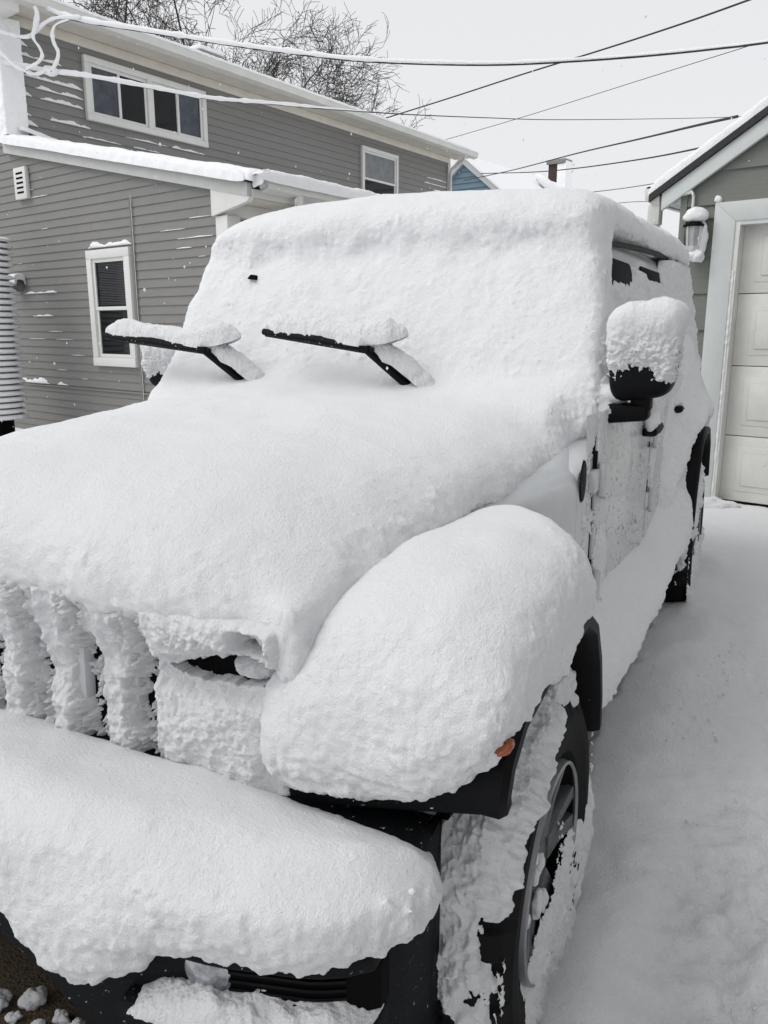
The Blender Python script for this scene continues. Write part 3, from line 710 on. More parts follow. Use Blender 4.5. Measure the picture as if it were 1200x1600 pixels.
rq = loft_solid([[(.72, u, zb), (vo-.03, u, zb), (vo, u, zo-.04), (vo-.01, u, zo), (vo-.06, u, zo+.05), (.84, u, zi-.1), (.80, u, zi), (.72, u, zi)] for u, zb, vo, zo, zi in [
    (2.50, .52, .87, .62, .95), (2.66, .56, .90, .84, 1.20), (2.80, .88, .96, .98, 1.32), (2.95, .96, .985, 1.04, 1.42), (3.2, .98, .99, 1.06, 1.45), (3.45, .96, .985, 1.03, 1.45), (3.62, .80, .95, .95, 1.4), (3.9, .7, .86, .9, 1.3)]])
snow_blob('quarter_snow', [rq], .022, 6, 2, SNOW, car, lump=1.2)

# ------------------------------------------------------------------ buildings: helpers on a vertical wall plane
class Wall:
    """O: plan origin, D: plan direction along the wall, n: plan outward normal; W(s, z, d) -> world"""
    def __init__(s, O, az, flip=1):
        s.O = np.array(O, float); s.D = np.array([math.sin(az), math.cos(az)]); s.n = np.array([s.D[1], -s.D[0]])*flip
    def __call__(s, a, z, d=0.):
        p = s.O+s.D*a+s.n*d; return (p[0], p[1], z)
    def hexa(s, m, a0, a1, z0, z1, d0, d1):
        m.hexa([s(a0, z0, d0), s(a1, z0, d0), s(a1, z0, d1), s(a0, z0, d1), s(a0, z1, d0), s(a1, z1, d0), s(a1, z1, d1), s(a0, z1, d1)])
    def box(s, name, a0, a1, z0, z1, d0, d1, mat, parent, bevel=.004):
        m = MB(); s.hexa(m, a0, a1, z0, z1, d0, d1); return m.build(name, mat, parent, bevel)
    def poly(s, name, pts, d0, d1, mat, parent, bevel=0):
        m = MB(); m.loft([[s(a, z, d0) for a, z in pts], [s(a, z, d1) for a, z in pts]]); return m.build(name, mat, parent, bevel)
    def siding(s, name, a0, a1, z0, z1, course, mat, parent, clips=(), out=.014, start=0, jit=0):
        """lapped boards; clips: half planes (a, z, na, nz) keeping the side the normal points away from"""
        V = []; F = []; z = z0+start
        rr = random.Random(5)
        while z < z1-1e-4:
            t = min(z+course, z1); k = len(V); o = out*(1+jit*rr.uniform(-.4, .4))
            V += [s(a0, z, 0), s(a1, z, 0), s(a1, z, o), s(a0, z, o), s(a1, t, .001), s(a0, t, .001)]
            F += [(k, k+1, k+2, k+3), (k+3, k+2, k+4, k+5)]; z = t
        me = bpy.data.meshes.new(name); me.from_pydata(V, [], F); bm = bmesh.new(); bm.from_mesh(me)
        for a, zz, na, nz in clips:
            bmesh.ops.bisect_plane(bm, geom=bm.verts[:]+bm.edges[:]+bm.faces[:], plane_co=s(a, zz, 0), plane_no=(s.D[0]*na, s.D[1]*na, nz), clear_outer=True)
        bm.to_mesh(me); bm.free()
        for v in me.vertices: v.co -= Vector(origin_of(parent))
        return link(name, me, mat, parent, False)
    def window(s, a0, a1, z0, z1, parent, kind='hung', trim=.09, d=.016, panes=None, snowy=False):
        m = MB()
        s.hexa(m, a0, a1, z1-trim, z1, 0, .05+d); s.hexa(m, a0, a1, z0, z0+trim, 0, .055+d)
        s.hexa(m, a0, a0+trim, z0+trim, z1-trim, 0, .049+d); s.hexa(m, a1-trim, a1, z0+trim, z1-trim, 0, .049+d)
        wf = m.build('window', TRIM, parent, bevel=.006)
        i0, i1, j0, j1 = a0+trim, a1-trim, z0+trim, z1-trim
        t = .045
        sash = MB()
        def sashf(p0, p1, q0, q1, dd):
            s.hexa(sash, p0, p1, q1-t, q1, dd-.02, dd); s.hexa(sash, p0, p1, q0, q0+t, dd-.02, dd)
            s.hexa(sash, p0, p0+t, q0+t, q1-t, dd-.02, dd-.001); s.hexa(sash, p1-t, p1, q0+t, q1-t, dd-.02, dd-.001)
        if kind == 'hung':
            mid = (j0+j1)/2+.0
            sashf(i0, i1, mid-.02, j1, d+.028); sashf(i0, i1, j0, mid+.025, d+.018)
            parts = [(i0+t, i1-t, mid+.025, j1-t, d+.012), (i0+t, i1-t, j0+t, mid-.02, d+.006)]
        else:
            ms = (i0+i1)/2; mw = .045; s.hexa(sash, ms-mw, ms+mw, j0, j1, d-.01, d+.04)
            parts = []
            for p0, p1, sg in ((i0, ms-mw, 0), (ms+mw, i1, 1)):
                md = (p0+p1)/2
                sashf(p0, md+.02, j0, j1, d+.028 if sg == 0 else d+.016); sashf(md-.02, p1, j0, j1, d+.016 if sg == 0 else d+.028)
                parts += [(p0+t, md-.024, j0+t, j1-t, d+.010), (md+.024, p1-t, j0+t, j1-t, d+.010)]
        sash.build('sash', TRIM, wf, bevel=.004)
        for k, (p0, p1, q0, q1, dd) in enumerate(parts):
            s.box('pane', p0, p1, q0, q1, d-.02, dd-.004, (panes or [PANE]*9)[k], wf, 0)
        return wf
def snow_roll(name, pts, up, out, wid, hgt, mat, parent, n=160, seed=0., rough=1.):
    """snow lying along an edge: pts polyline (world), out = horizontal unit vector to the free side"""
    pts = np.array(pts, float); L = np.concatenate([[0], np.cumsum(np.linalg.norm(np.diff(pts, axis=0), axis=1))])
    out = np.array([out[0], out[1], 0.])
    def S(a, b):
        c = np.stack([np.interp(a*L[-1], L, pts[:, k]) for k in range(3)], 1)
        e = (np.clip(a*30, 0, 1)*np.clip((1-a)*30, 0, 1))**.5
        th = math.pi*(1-b)*1.12-.06*math.pi
        cs = np.cos(th); sn = np.sin(th)
        return c+out[None]*(np.sign(cs)*np.abs(cs)**.7*wid*(.6+.4*e))[:, None]+np.array([0, 0, 1.])[None]*(np.sign(sn)*np.abs(sn)**.6*hgt*(.3+.7*e)*(1+.12*fbm(c+seed, .5, 2)))[:, None]
    return ragged(name, n, 40, S, lambda P, N, a, b: rough*(.008*fbm(P, .12, 3, .6, seed)+.004*np.abs(fbm(P, .04, 2))), mat, parent, cut=-1)

# ------------------------------------------------------------------ grey house
C0 = (-4.91, 11.53)
house = thing('grey_house', 'grey sided two storey house with white windows and a snowy lower porch roof', 'house', (C0[0], C0[1], -.12))
WA = Wall(C0, R(180-51.13), 1)                       # front: along +s towards the drive; outward is towards the camera
WB = Wall(C0, R(35), 1)                              # long flank receding to the right
CO = .1015
ph = (3.88-2.92)/(4.66+.19)
WA.siding('wall', -6.5, 4.02, -.12, 5.45, CO, SIDING, house, clips=[(0, 3.88, ph*1.0, 1.0)][:0] + [])
# keep the front wall of the lower wing under its sloping roof: rebuilt as two pieces
bpy.data.objects.remove(house.children[0])
WA.siding('wall', -6.5, -.02, -.12, 5.45, CO, SIDING, house)
WA.siding('wall', -.02, 4.04, -.12, 3.9, CO, SIDING, house, clips=[(0., 3.78, .2065, 1.0)])
WB.siding('wall', .04, 11.3, 3.376, 5.42, .122, SIDING, house)
WB.box('wall_core', .75, 11.28, -.12, 5.40, -7.5, -.03, SIDING, house, 0)
wingp = Wall((C0[0]+WA.D[0]*4.02, C0[1]+WA.D[1]*4.02), R(35), 1)
wingp.siding('wall', 1.25, 6.3, -.12, 2.86, CO, SIDING, house)
# water table near the base
WA.box('base_board', -.3, 3.96, .655, .675, .012, .03, TRIM if 0 else SIDING, house, 0)
# eaves of the main roof
m = MB(); WB.hexa(m, -.35, 11.62, 5.42, 5.44, -.02, .44); m.build('soffit', SOFFIT, house)
WB.box('frieze_board', .0, 11.3, 5.29, 5.415, .003, .035, SOFFIT, house)
m = MB(); m.loft([[WB(a, z, d) for d, z in ((.44, 5.395), (.455, 5.395), (.56, 5.42), (.575, 5.53), (.565, 5.54), (.55, 5.44), (.455, 5.42), (.455, 5.52), (.44, 5.52))] for a in (-.42, 11.7)])
m.build('gutter', GUTTER, house)
m = MB()
m.loft([[WB(a, 5.50, .50), WB(a, 5.53, .50), WB(a, 6.35, -3.75), WB(a, 5.5, -8.0), WB(a, 5.46, -8.0), WB(a, 6.30, -3.75)] for a in (-.40, 11.68)]); m.build('roof', ROOFD, house)
m = MB(); m.loft([[WB(a, 5.54, .46), WB(a, 5.59, .42), WB(a, 6.43, -3.75), WB(a, 5.6, -8.0), WB(a, 5.52, -8.0), WB(a, 6.36, -3.75)] for a in (-.42, 11.66)]); m.build('roof_snow', SNOWF, house, bevel=.02)
snow_roll('gutter_snow', [WB(a, 5.535, .53) for a in np.linspace(-.4, 11.66, 12)], None, WB.n, .05, .035, SNOWF, house, 260, 2.)
vb = WB.box('roof_vent', 3.72, 4.25, 5.62, 5.98, -.75, -.35, METALG, house, .02)
WB.box('vent_cap_snow', 3.70, 4.27, 5.98, 6.05, -.77, -.33, SNOWF, vb, .03)
m = MB(); m.loft([[WA(a, z, .40), WA(a, z+.30, .40), WA(a, z+.30, .02), WA(a, z, .02)] for a, z in ((-6.5, 5.30), (.46, 5.30))]); m.build('eaves_return', TRIM, house, bevel=.01)
# corner board of the upper storey, plastered with snow
m = MB(); WA.hexa(m, -.16, .05, 3.86, 5.32, 0, .10); WB.hexa(m, -.04, .13, 3.9, 5.30, .0, .06); cbd = m.build('corner_board', TRIM, house)
def Scb(a, b):
    q = a*3; x = np.where(q < 1, -.18+.0*q, np.where(q < 2, -.18+(q-1)*.27, .09))
    d = np.where(q < 1, q*.14, np.where(q < 2, .14, .14-(q-2)*.30))
    p = WA.O[None]+WA.D[None]*x[:, None]+WA.n[None]*d[:, None]+0
    return np.stack([p[:, 0], p[:, 1], 3.92+1.40*b], 1)
ragged('corner_snow', 60, 160, Scb, lambda P, N, a, b: .010+.012*fbm(P, .15, 3)+.004*fbm(P, .04, 2), SNOWF, cbd, cut=-1)
WB.box('corner_board', 11.20, 11.32, 2.4, 5.29, .016, .035, TRIM, house)
m = MB(); m.tube([WB(11.22, 5.42, .48), WB(11.22, 5.32, .46), WB(11.24, 5.14, .12), WB(11.25, 5.02, .075), WB(11.25, 2.4, .075)], .038, 8); m.build('downspout', GUTTER, house, smooth=True)
# windows
WB.window(1.13, 3.42, 4.34, 5.19, house, 'slide', .085, panes=[PANEL, PANE, PANE, PANEL])
wn = WB.window(7.70, 9.03, 3.86, 5.10, house, 'hung', .075, panes=[CURTAIN, PANE])
wl_ = WA.window(1.575, 2.49, .98, 2.385, house, 'hung', .105, panes=[PANE, PANE])
m = MB()
for k in range(26):
    z = 1.72+.014+k*.0195; WA.hexa(m, 1.775, 2.315, z, z+.009, .018, .026)
m.build('blind', BLIND, wl_)
m = MB(); m.tube([WA(2.53, 2.9, .03), WA(2.535, .0, .03)], .008, 6); m.build('wall_cable', METALG, house)
m = MB(); m.tube([WA(2.55, 2.95, .028), WA(2.555, .0, .028)], .004, 5); m.build('wall_cable', TRIM, house)
# louvred vent and dryer hood
lv = WA.box('louvre_vent', .0, .31, 3.12, 3.52, .01, .07, TRIM, house, .015)
m = MB()
for k in range(5): WA.hexa(m, .075, .245, 3.19+k*.06, 3.215+k*.06, .06, .073)
m.build('louvre_gap', DARK, lv)
m = MB(); m.tube([WA(-.2, 2.02, 0), WA(-.2, 2.02, .12), WA(-.2, 1.98, .16)], [.085, .085, .085], 14); dh = m.build('vent_hood', METALG, house, smooth=True)
snow_roll('vent_hood_snow', [WA(-.32, 2.06, .09), WA(-.04, 2.06, .09)], None, WA.n, .085, .12, SNOWF, dh, 60, 3.)
# lower wing: roof, rake board, gutter, porch
def rk(s): return 3.885-(s+.19)*.2065
m = MB(); m.loft([[WA(-.19, rk(-.19)-.15, .004), WA(4.60, rk(4.60)-.15, .004), WA(4.60, rk(4.60)-.01, .004), WA(-.19, rk(-.19)-.01, .004)], [WA(-.19, rk(-.19)-.15, .075), WA(4.60, rk(4.60)-.15, .075), WA(4.60, rk(4.60)-.01, .075), WA(-.19, rk(-.19)-.01, .075)]])
m.build('rake_board', mk('grey_white_rake', (.50, .51, .49), .55, var=.06, bump=.001, bscale=30), house, bevel=.004)
def wing_pt(s, q, z): p = np.array(C0)+WA.D*s+WB.D*q; return (p[0], p[1], z)
m = MB(); m.loft([[wing_pt(.0, q, rk(0)-.02), wing_pt(4.62, q, rk(4.62)-.02), wing_pt(4.62, q, rk(4.62)+.005), wing_pt(.0, q, rk(0)+.005)] for q in (-.10, 6.4)]); m.build('porch_roof', ROOFD, house)
def Sroof(a, b):
    s = .02+4.66*a; q = -.13+6.5*b; p = np.array(C0)[None]+WA.D[None]*s[:, None]+WB.D[None]*q[:, None]
    return np.stack([p[:, 0], p[:, 1], rk(s)+.0], 1)
ragged('porch_roof_snow', 120, 160, lambda a, b: Sroof(a, b), lambda P, N, a, b: np.abs(.12*np.clip(np.minimum(b*45, (1-a)*40), 0, 1)**.5*(1+.1*fbm(P, .4, 2)))+.006*fbm(P, .1, 2), SNOWF, house, cut=-1)
snow_roll('rake_snow', [wing_pt(s, -.10, rk(s)+.0) for s in np.linspace(-.2, 4.62, 12)], None, WA.n, .05, .09, SNOWF, house, 240, 5.)
snow_roll('corner_drift', [WB(.0, 4.0, .04), WB(1.0, 3.82, .10), WB(1.6, 3.7, .12)], None, WB.n, .16, .06, SNOWF, house, 60, 6.)
def gut(q): return [wing_pt(s, q, z) for s, z in ((4.61, 2.80), (4.63, 2.80), (4.74, 2.82), (4.76, 2.92), (4.745, 2.93), (4.73, 2.84), (4.63, 2.82), (4.63, 2.915), (4.61, 2.915))]
m = MB(); m.loft([gut(.10), gut(6.4)]); wg = m.build('gutter', GUTTER, house)
snow_roll('gutter_snow', [wing_pt(4.70, q, 2.915) for q in np.linspace(-.05, 6.4, 10)], None, WA.D, .085, .10, SNOWF, wg, 200, 7.)
snow_roll('gutter_end_snow', [wing_pt(4.62, .04, 2.86), wing_pt(4.76, .06, 2.90)], None, -WB.D, .06, .10, SNOWF, wg, 40, 8., 2.)
m = MB(); m.loft([[wing_pt(3.98, q, 2.735), wing_pt(4.61, q, 2.735), wing_pt(4.61, q, 2.76), wing_pt(3.98, q, 2.76)] for q in (-.02, 6.4)]); m.build('porch_soffit', SOFFIT, house)
for q in (.95, 2.2, 3.6):
    m = MB(); m.lathe([(0, -.002), (.045, -.002), (.05, .004)], wing_pt(4.32, q, 2.733), 'z', 20); m.build('soffit_light', METALG, house)
m = MB(); m.loft([[wing_pt(4.59, q, 2.735), wing_pt(4.612, q, 2.735), wing_pt(4.612, q, 2.82), wing_pt(4.59, q, 2.82)] for q in (-.02, 6.4)]); m.build('fascia', GUTTER, house)
m = MB(); m.loft([[wing_pt(4.03, q, 2.60), wing_pt(4.20, q, 2.60), wing_pt(4.20, q, 2.733), wing_pt(4.03, q, 2.733)] for q in (.02, 6.3)]); m.build('porch_beam', TRIM, house, bevel=.004)
m = MB(); m.loft([[WA(4.02, 2.60, .0), WA(4.58, 2.70, .0), WA(4.62, rk(4.62)-.15, .0), WA(4.02, rk(4.02)-.15, .0)], [WA(4.02, 2.60, .06), WA(4.58, 2.70, .06), WA(4.62, rk(4.62)-.15, .06), WA(4.02, rk(4.02)-.15, .06)]]); m.build('rake_return', TRIM, house)
m = MB(); m.loft([[wing_pt(4.04+o, -.03+(0 if s_ == 0 else .2), z) for o, s_ in ((0, 0), (.19, 0), (.19, 1), (0, 1))] for z in (-.12, 2.60)]); m.build('porch_post', TRIM, house, bevel=.01)
m = MB(); m.tube([wing_pt(4.69, .62, 2.82), wing_pt(4.69, .62, 2.70), wing_pt(4.5, .6, 2.50), wing_pt(4.28, .55, 2.40), wing_pt(4.26, .55, 0)], .045, 8); dsp = m.build('downspout', GUTTER, house, smooth=True)
snow_roll('downspout_snow', [wing_pt(4.70, .60, 2.76), wing_pt(4.68, .6, 2.66), wing_pt(4.5, .58, 2.52), wing_pt(4.3, .53, 2.42)], None, -WB.D, .055, .05, SNOWF, dsp, 60, 9., 1.5)
# snow stuck along the laps of the siding
def streaks(W, items, course, zbase, name):
    V = []; F = []; rr = np.random.default_rng(3)
    for (a0, a1, z, th) in items:
        z = zbase+round((z-zbase)/course)*course; n = max(10, int((a1-a0)*90)); k = len(V)
        a = np.linspace(a0, a1, n); nz = fbm(np.stack([a*1.0, 0*a+z*7, 0*a], 1), .26, 4, .6)
        e = np.clip(np.minimum(a-a0, a1-a)/.10, 0, 1)**.6
        h = np.clip(th*(.75+.6*nz), .0005, None)*e
        for i in range(n):
            V += [W(a[i], z-.004, .013), W(a[i], z-.002, .015+.6*h[i]), W(a[i], z+h[i]*.7, .012+.55*h[i]), W(a[i], z+h[i]*1.3, .006)]
            if i: 
                for j in range(3): p = k+(i-1)*4+j; F.append((p, p+4, p+5, p+1))
    o = build(name, V, F, SNOWF, house, True); o['kind'] = 'stuff'; return o
it = []
rr = random.Random(11)
for z in np.arange(3.95, 5.25, .122):
    it.append((.10, .10+rr.uniform(.08, .28), z, rr.uniform(.03, .055)))
for z, a, b_ in ((4.23, .55, 1.2), (4.47, .42, 1.1), (4.60, .36, 1.12), (4.72, .18, 1.12), (4.96, .2, .8)):
    it.append((a, b_, z, rr.uniform(.035, .05)))
for k in range(8):
    a = rr.uniform(1.0, 3.0); it.append((a, a+rr.uniform(.2, .9), 4.1+rr.choice([0, .122, .244]), rr.uniform(.015, .03)))
for k in range(10):
    a = rr.uniform(10.1, 10.9); it.append((a, 11.2, rr.uniform(4.2, 5.0), .02))
streaks(WB, it, .122, 3.376, 'wall_snow')
it = []
for k in range(20):
    a = rr.uniform(-.5, 3.5); l = rr.uniform(.1, .45); z = rr.uniform(.7, 3.5)
    if 1.45 < a+l and a < 2.6 and .9 < z < 2.45:
        continue
    it.append((a, a+l, min(z, rk(a+l)-.3), rr.uniform(.003, .009)))
for z in (2.6, 2.4, 2.18, 1.8, 1.5): it.append((3.35+rr.uniform(0, .4), 3.98-rr.uniform(0, .2), z, .009))
it += [(-.1, .75, 1.92, .022), (-.5, .35, .66, .055), (.55, .85, .66, .03), (1.57, 2.49, 2.40, .05), (.1, .6, 1.62, .02)]
streaks(WA, it, CO, -.12, 'wall_snow')

def joints(W, items, course, zbase):
    m = MB()
    for a, z in items:
        z = zbase+round((z-zbase)/course)*course
        m.hexa([W(a, z+.004, .010), W(a+.004, z+.004, .010), W(a+.004, z+.004, .0145), W(a, z+.004, .0145), W(a, z+course-.004, -.002), W(a+.004, z+course-.004, -.002), W(a+.004, z+course-.004, .0028), W(a, z+course-.004, .0028)])
    o = m.build('siding_joints', METALG, house); o['kind'] = 'stuff'
rj = random.Random(2)
joints(WA, [(rj.uniform(-.5, 3.9), rj.uniform(.3, 2.8)) for k in range(34) ], CO, -.12)
joints(WB, [(rj.uniform(3.6, 7.5), rj.uniform(3.9, 5.1)) for k in range(12)]+[(rj.uniform(9.2, 11), rj.uniform(4.2, 5.0)) for k in range(4)], .122, 3.376)

# ribbed snow crusted column left of the wall
rbc = thing('snowy_column', 'ribbed round column crusted with snow by the grey wall at the left edge', 'column', (-5.10, 10.62, -.12))
m = MB(); c_ = (-5.10, 10.62)
prof_ = []
for k in range(30):
    z = .28+k*.0765; prof_ += [(.30, z), (.335, z+.012), (.335, z+.045), (.30, z+.055)]
m.lathe([(0, .26)]+prof_+[(.26, 2.60), (0, 2.64)], (c_[0], c_[1], 0), 'z', 40); m.build('shaft', METALG, rbc, smooth=False)
m = MB(); m.lathe([(0, -.12), (.2, -.12), (.2, .27), (0, .27)], (c_[0], c_[1], 0), 'z', 20); m.build('base', DARK, rbc)
V_ = []; F_ = []
for k in range(30):
    z = .28+k*.0765+.043; n = 60; k0 = len(V_)
    for i in range(n):
        t = -math.pi*.9+math.pi*1.2*i/(n-1); h = .018+.022*abs(math.sin(i*1.7+k))*rr.random()+.02*max(0, math.cos(t-.1))**6
        for r, dz in ((.30, .022), (.34, .018), (.345+h*.5, 0), (.345+h, -.018), (.333, -.034)): V_.append((c_[0]+r*math.cos(t), c_[1]+r*math.sin(t), z+dz))
        if i:
            for j in range(4): p = k0+(i-1)*5+j; F_.append((p, p+5, p+6, p+1))
build('column_snow', V_, F_, SNOWF, rbc, True)

# ------------------------------------------------------------------ garage
G0 = (2.80, 6.73)
gar = thing('garage', 'grey gabled garage with off white panelled door at right, snow on its roof edge', 'garage', (G0[0], G0[1], -.12))
GF = Wall(G0, R(130), 1); GS = Wall((G0[0]+GF.D[0]*-.42, G0[1]+GF.D[1]*-.42), R(40), -1)
def gz(s): return 2.60+(s+.5)*.62 if s < 1.30 else 2.60+(3.1-s)*.62
GF.siding('wall', -.42, -.16, -.12, 2.42, .292, GSID, gar, out=.02, start=.10, jit=.4)
GF.siding('wall', -.42, 3.02, 2.42, 3.8, .252, GSID, gar, clips=[(-.5, 2.56, -.62, 1.0), (3.1, 2.56, .62, 1.0)], out=.02, jit=.3)
GF.siding('wall', 2.76, 3.02, -.12, 2.42, .292, GSID, gar, out=.02, start=.10, jit=.4)
GF.box('wall_core', -.40, 3.0, -.12, 2.55, -5.5, -.14, GSID, gar, 0)
GS.siding('wall', 0, 5.6, -.12, 2.5, .292, GSID, gar, out=.02, start=.1)
GF.box('corner_board', -.455, -.40, -.12, 2.52, -.05, .028, GSID, gar)
# door frame
m = MB(); fr = .17
m.hexa([GF(-.17, -.1, -.02), GF(-.001, -.1, -.02), GF(-.001, -.1, .04), GF(-.17, -.1, .04), GF(-.17, 2.43, -.02), GF(-.001, 2.28, -.02), GF(-.001, 2.28, .04), GF(-.17, 2.43, .04)])
m.build('door_frame', GTRIM, gar, bevel=.004)
m = MB(); m.hexa([GF(-.17, 2.43, -.02), GF(2.77, 2.43, -.02), GF(2.77, 2.43, .038), GF(-.17, 2.43, .038), GF(-.001, 2.28, -.02), GF(2.60, 2.28, -.02), GF(2.60, 2.28, .038), GF(-.001, 2.28, .038)])
m.build('door_frame', GTRIM, gar, bevel=.004)
m = MB(); m.hexa([GF(2.60, -.1, -.02), GF(2.77, -.1, -.02), GF(2.77, -.1, .04), GF(2.60, -.1, .04), GF(2.60, 2.28, -.02), GF(2.77, 2.43, -.02), GF(2.77, 2.43, .04), GF(2.60, 2.28, .04)])
m.build('door_frame', GTRIM, gar, bevel=.004)
m = MB(); GF.hexa(m, -.001, .035, -.1, 2.28, -.12, .03); m.build('door_jamb', GDOOR, gar)
m = MB(); GF.hexa(m, .035, 2.60, 2.25, 2.28, -.12, .03); m.build('door_head', GTRIM, gar)
gd = None
for k in range(4):
    z0 = .005+k*.575-(.0 if k else -.02); z1 = .005+(k+1)*.575-.006
    pnl = MB(); GF.hexa(pnl, .035, 2.60, z0, z1, -.13, -.085)
    o = pnl.build('garage_door' if gd is None else 'door_panel', GDOOR, gar if gd is None else gd, bevel=.006)
    if gd is None: gd = o
    for j in range(4):
        a0 = .035+.115+j*.62
        f = MB()
        GF.hexa(f, a0, a0+.50, z0+.085, z1-.085, -.09, -.079)
        GF.hexa(f, a0+.045, a0+.455, z0+.135, z1-.135, -.079, -.070)
        f.build('raised_panel', GDOOR, gd, bevel=.006)
GF.box('door_seal', .035, 2.60, -.03, .02, -.13, -.09, PLASTIC_C, gd, 0)
# gable roof
def gab(s_off, z_off): return [(-.66, gz(-.5)-.16*.62+z_off), (1.30, gz(1.30)+z_off), (3.26, gz(-.5)-.16*.62+z_off)]
def slab(name, z0, z1, d0, d1, mat, bevel=0, s0=-.66):
    e = 2.60+(s0+.5)*.62; p = 2.60+1.8*.62
    m = MB()
    a = [(s0, e+z0), (1.30, p+z0), (2.6-s0, e+z0), (2.6-s0, e+z1), (1.30, p+z1), (s0, e+z1)]
    m.loft([[GF(s, z, d0) for s, z in a], [GF(s, z, d1) for s, z in a]]); return m.build(name, mat, gar, bevel)
slab('barge_board', -.135, .0, .03, .075, GTRIM, .005, -.60)
slab('roof', .003, .06, -5.6, .10, ROOFD, 0, -.70)
slab('roof_snow', .062, .12, -5.6, .08, SNOWF, .02, -.70)
snow_roll('roof_edge_snow', [GF(s, gz(s)+.075, .05) for s in np.linspace(-.72, 1.28, 8)], None, GF.n, .04, .075, SNOWF, gar, 160, 4., .5)
# eave box, gutter and downpipe at the corner
m = MB(); m.loft([[GF(a, z, d) for a, z in ((-.58, 2.45), (-.42, 2.45), (-.42, 2.55), (-.60, 2.50))] for d in (-5.5, .02)]); m.build('eaves_soffit', GTRIM, gar)
m = MB(); m.loft([[GF(a, z, d) for a, z in ((-.62, 2.45), (-.69, 2.46), (-.745, 2.50), (-.755, 2.585), (-.745, 2.59), (-.63, 2.585))] for d in (-5.5, .065)]); gg = m.build('gutter', GUTTER, gar, bevel=.004)
snow_roll('gutter_snow', [GF(-.69, 2.585, d) for d in (.065, -1, -3, -5.5)], None, -GF.D, .075, .06, SNOWF, gg, 80, 6.)
m = MB(); m.loft([[GF(a+k*.0, z, d) for a, d in ((-.72, .055), (-.62, .055), (-.62, -.03), (-.72, -.03))] for k, z in ((0, 2.46), (0, 2.40), (0, 2.30))]); m.build('downspout', GUTTER, gar, bevel=.006)
m = MB(); m.tube([GF(-.67, 2.32, .01), GF(-.63, 2.2, -.02), GF(-.50, 2.05, -.03), GF(-.47, 1.9, -.03), GF(-.47, 0, -.03)], .035, 8); m.build('downspout', GUTTER, gar, smooth=True)
# conduit and wall lantern
m = MB(); m.tube([GF(-.43, 2.515, .05), GF(-.365, 2.525, .05), GF(-.345, 2.50, .05), GF(-.345, 2.34, .05)], .012, 8); m.build('conduit', GTRIM, gar, smooth=True)
snow_roll('conduit_snow', [GF(-.44, 2.52, .05), GF(-.36, 2.53, .05), GF(-.34, 2.5, .05)], None, GF.n, .018, .02, SNOWF, gar, 30, 3.)
lx, lz = -.295, 2.22
m = MB(); m.loft([[GF(lx+r*math.cos(t), lz+z, .12+r*math.sin(t)) for t in [k*math.pi/4+.39 for k in range(8)]] for r, z in ((.03, -.19), (.055, -.15), (.06, -.13), (.062, -.12))])
lamp = m.build('wall_lantern', GTRIM, gar)
m = MB(); m.loft([[GF(lx+r*math.cos(t), lz+z, .12+r*math.sin(t)) for t in [k*math.pi/4+.39 for k in range(8)]] for r, z in ((.052, -.12), (.064, .03))]); m.build('lantern_glass', GLASS if 0 else mk('frosted_lantern_glass', (.42, .44, .45), .3, var=.2), lamp)
m = MB()
for k in range(4):
    t = k*math.pi/2+.39; m.tube([GF(lx+.057*math.cos(t), lz-.125, .12+.057*math.sin(t)), GF(lx+.069*math.cos(t), lz+.035, .12+.069*math.sin(t))], .007, 5)
m.tube([GF(lx, lz-.17, .12), GF(lx+.03, lz-.21, .06), GF(lx+.05, lz-.12, .02), GF(lx+.05, lz, .02)], .016, 8); m.build('lantern_frame', GTRIM, lamp)
m = MB(); m.loft([[GF(lx+r*math.cos(t), lz+z, .12+r*math.sin(t)) for t in [k*math.pi/4+.39 for k in range(8)]] for r, z in ((.085, .03), (.085, .045), (.02, .085))]); m.build('lantern_cap', PLASTIC_C, lamp)
lump('lantern_snow', GF(lx+.005, lz+.095, .115), .098, .098, .085, lamp, SNOWF, .15, 2., .35)
lump('lantern_snow', GF(lx+.045, lz-.06, .09), .05, .05, .14, lamp, SNOWF, .35, 5.)
lump('lantern_snow', GF(lx+.02, lz-.19, .11), .07, .07, .05, lamp, SNOWF, .35, 7.)
lump('trim_snow', GF(-.155, 2.455, .02), .03, .03, .03, gar, SNOWF, .2, 3.)
lump('door_drift', GF(.06, -.0, .10), .16, .12, .07, gar, SNOWG, .4, 4.)
lump('door_drift', GF(-.10, -.0, .09), .12, .10, .06, gar, SNOWG, .4, 6.)
m = MB()
def frost_strip(a, z0, z1, d, seed):
    n = 120; zz = np.linspace(z0, z1, n); q = fbm(np.stack([zz, 0*zz+seed, 0*zz], 1), .06, 3, .6); h = .006+.010*np.clip(q+.3, 0, 1)
    return [[GF(a-h[i], zz[i], d), GF(a-h[i]*.4, zz[i], d+h[i]), GF(a+h[i]*.6, zz[i], d+h[i]*.8), GF(a+h[i], zz[i], d-.004)] for i in range(n)]
m.loft(frost_strip(.012, 0, 1.9, .03, 1.), True); m.build('frame_frost', SNOWF, gar, smooth=True)

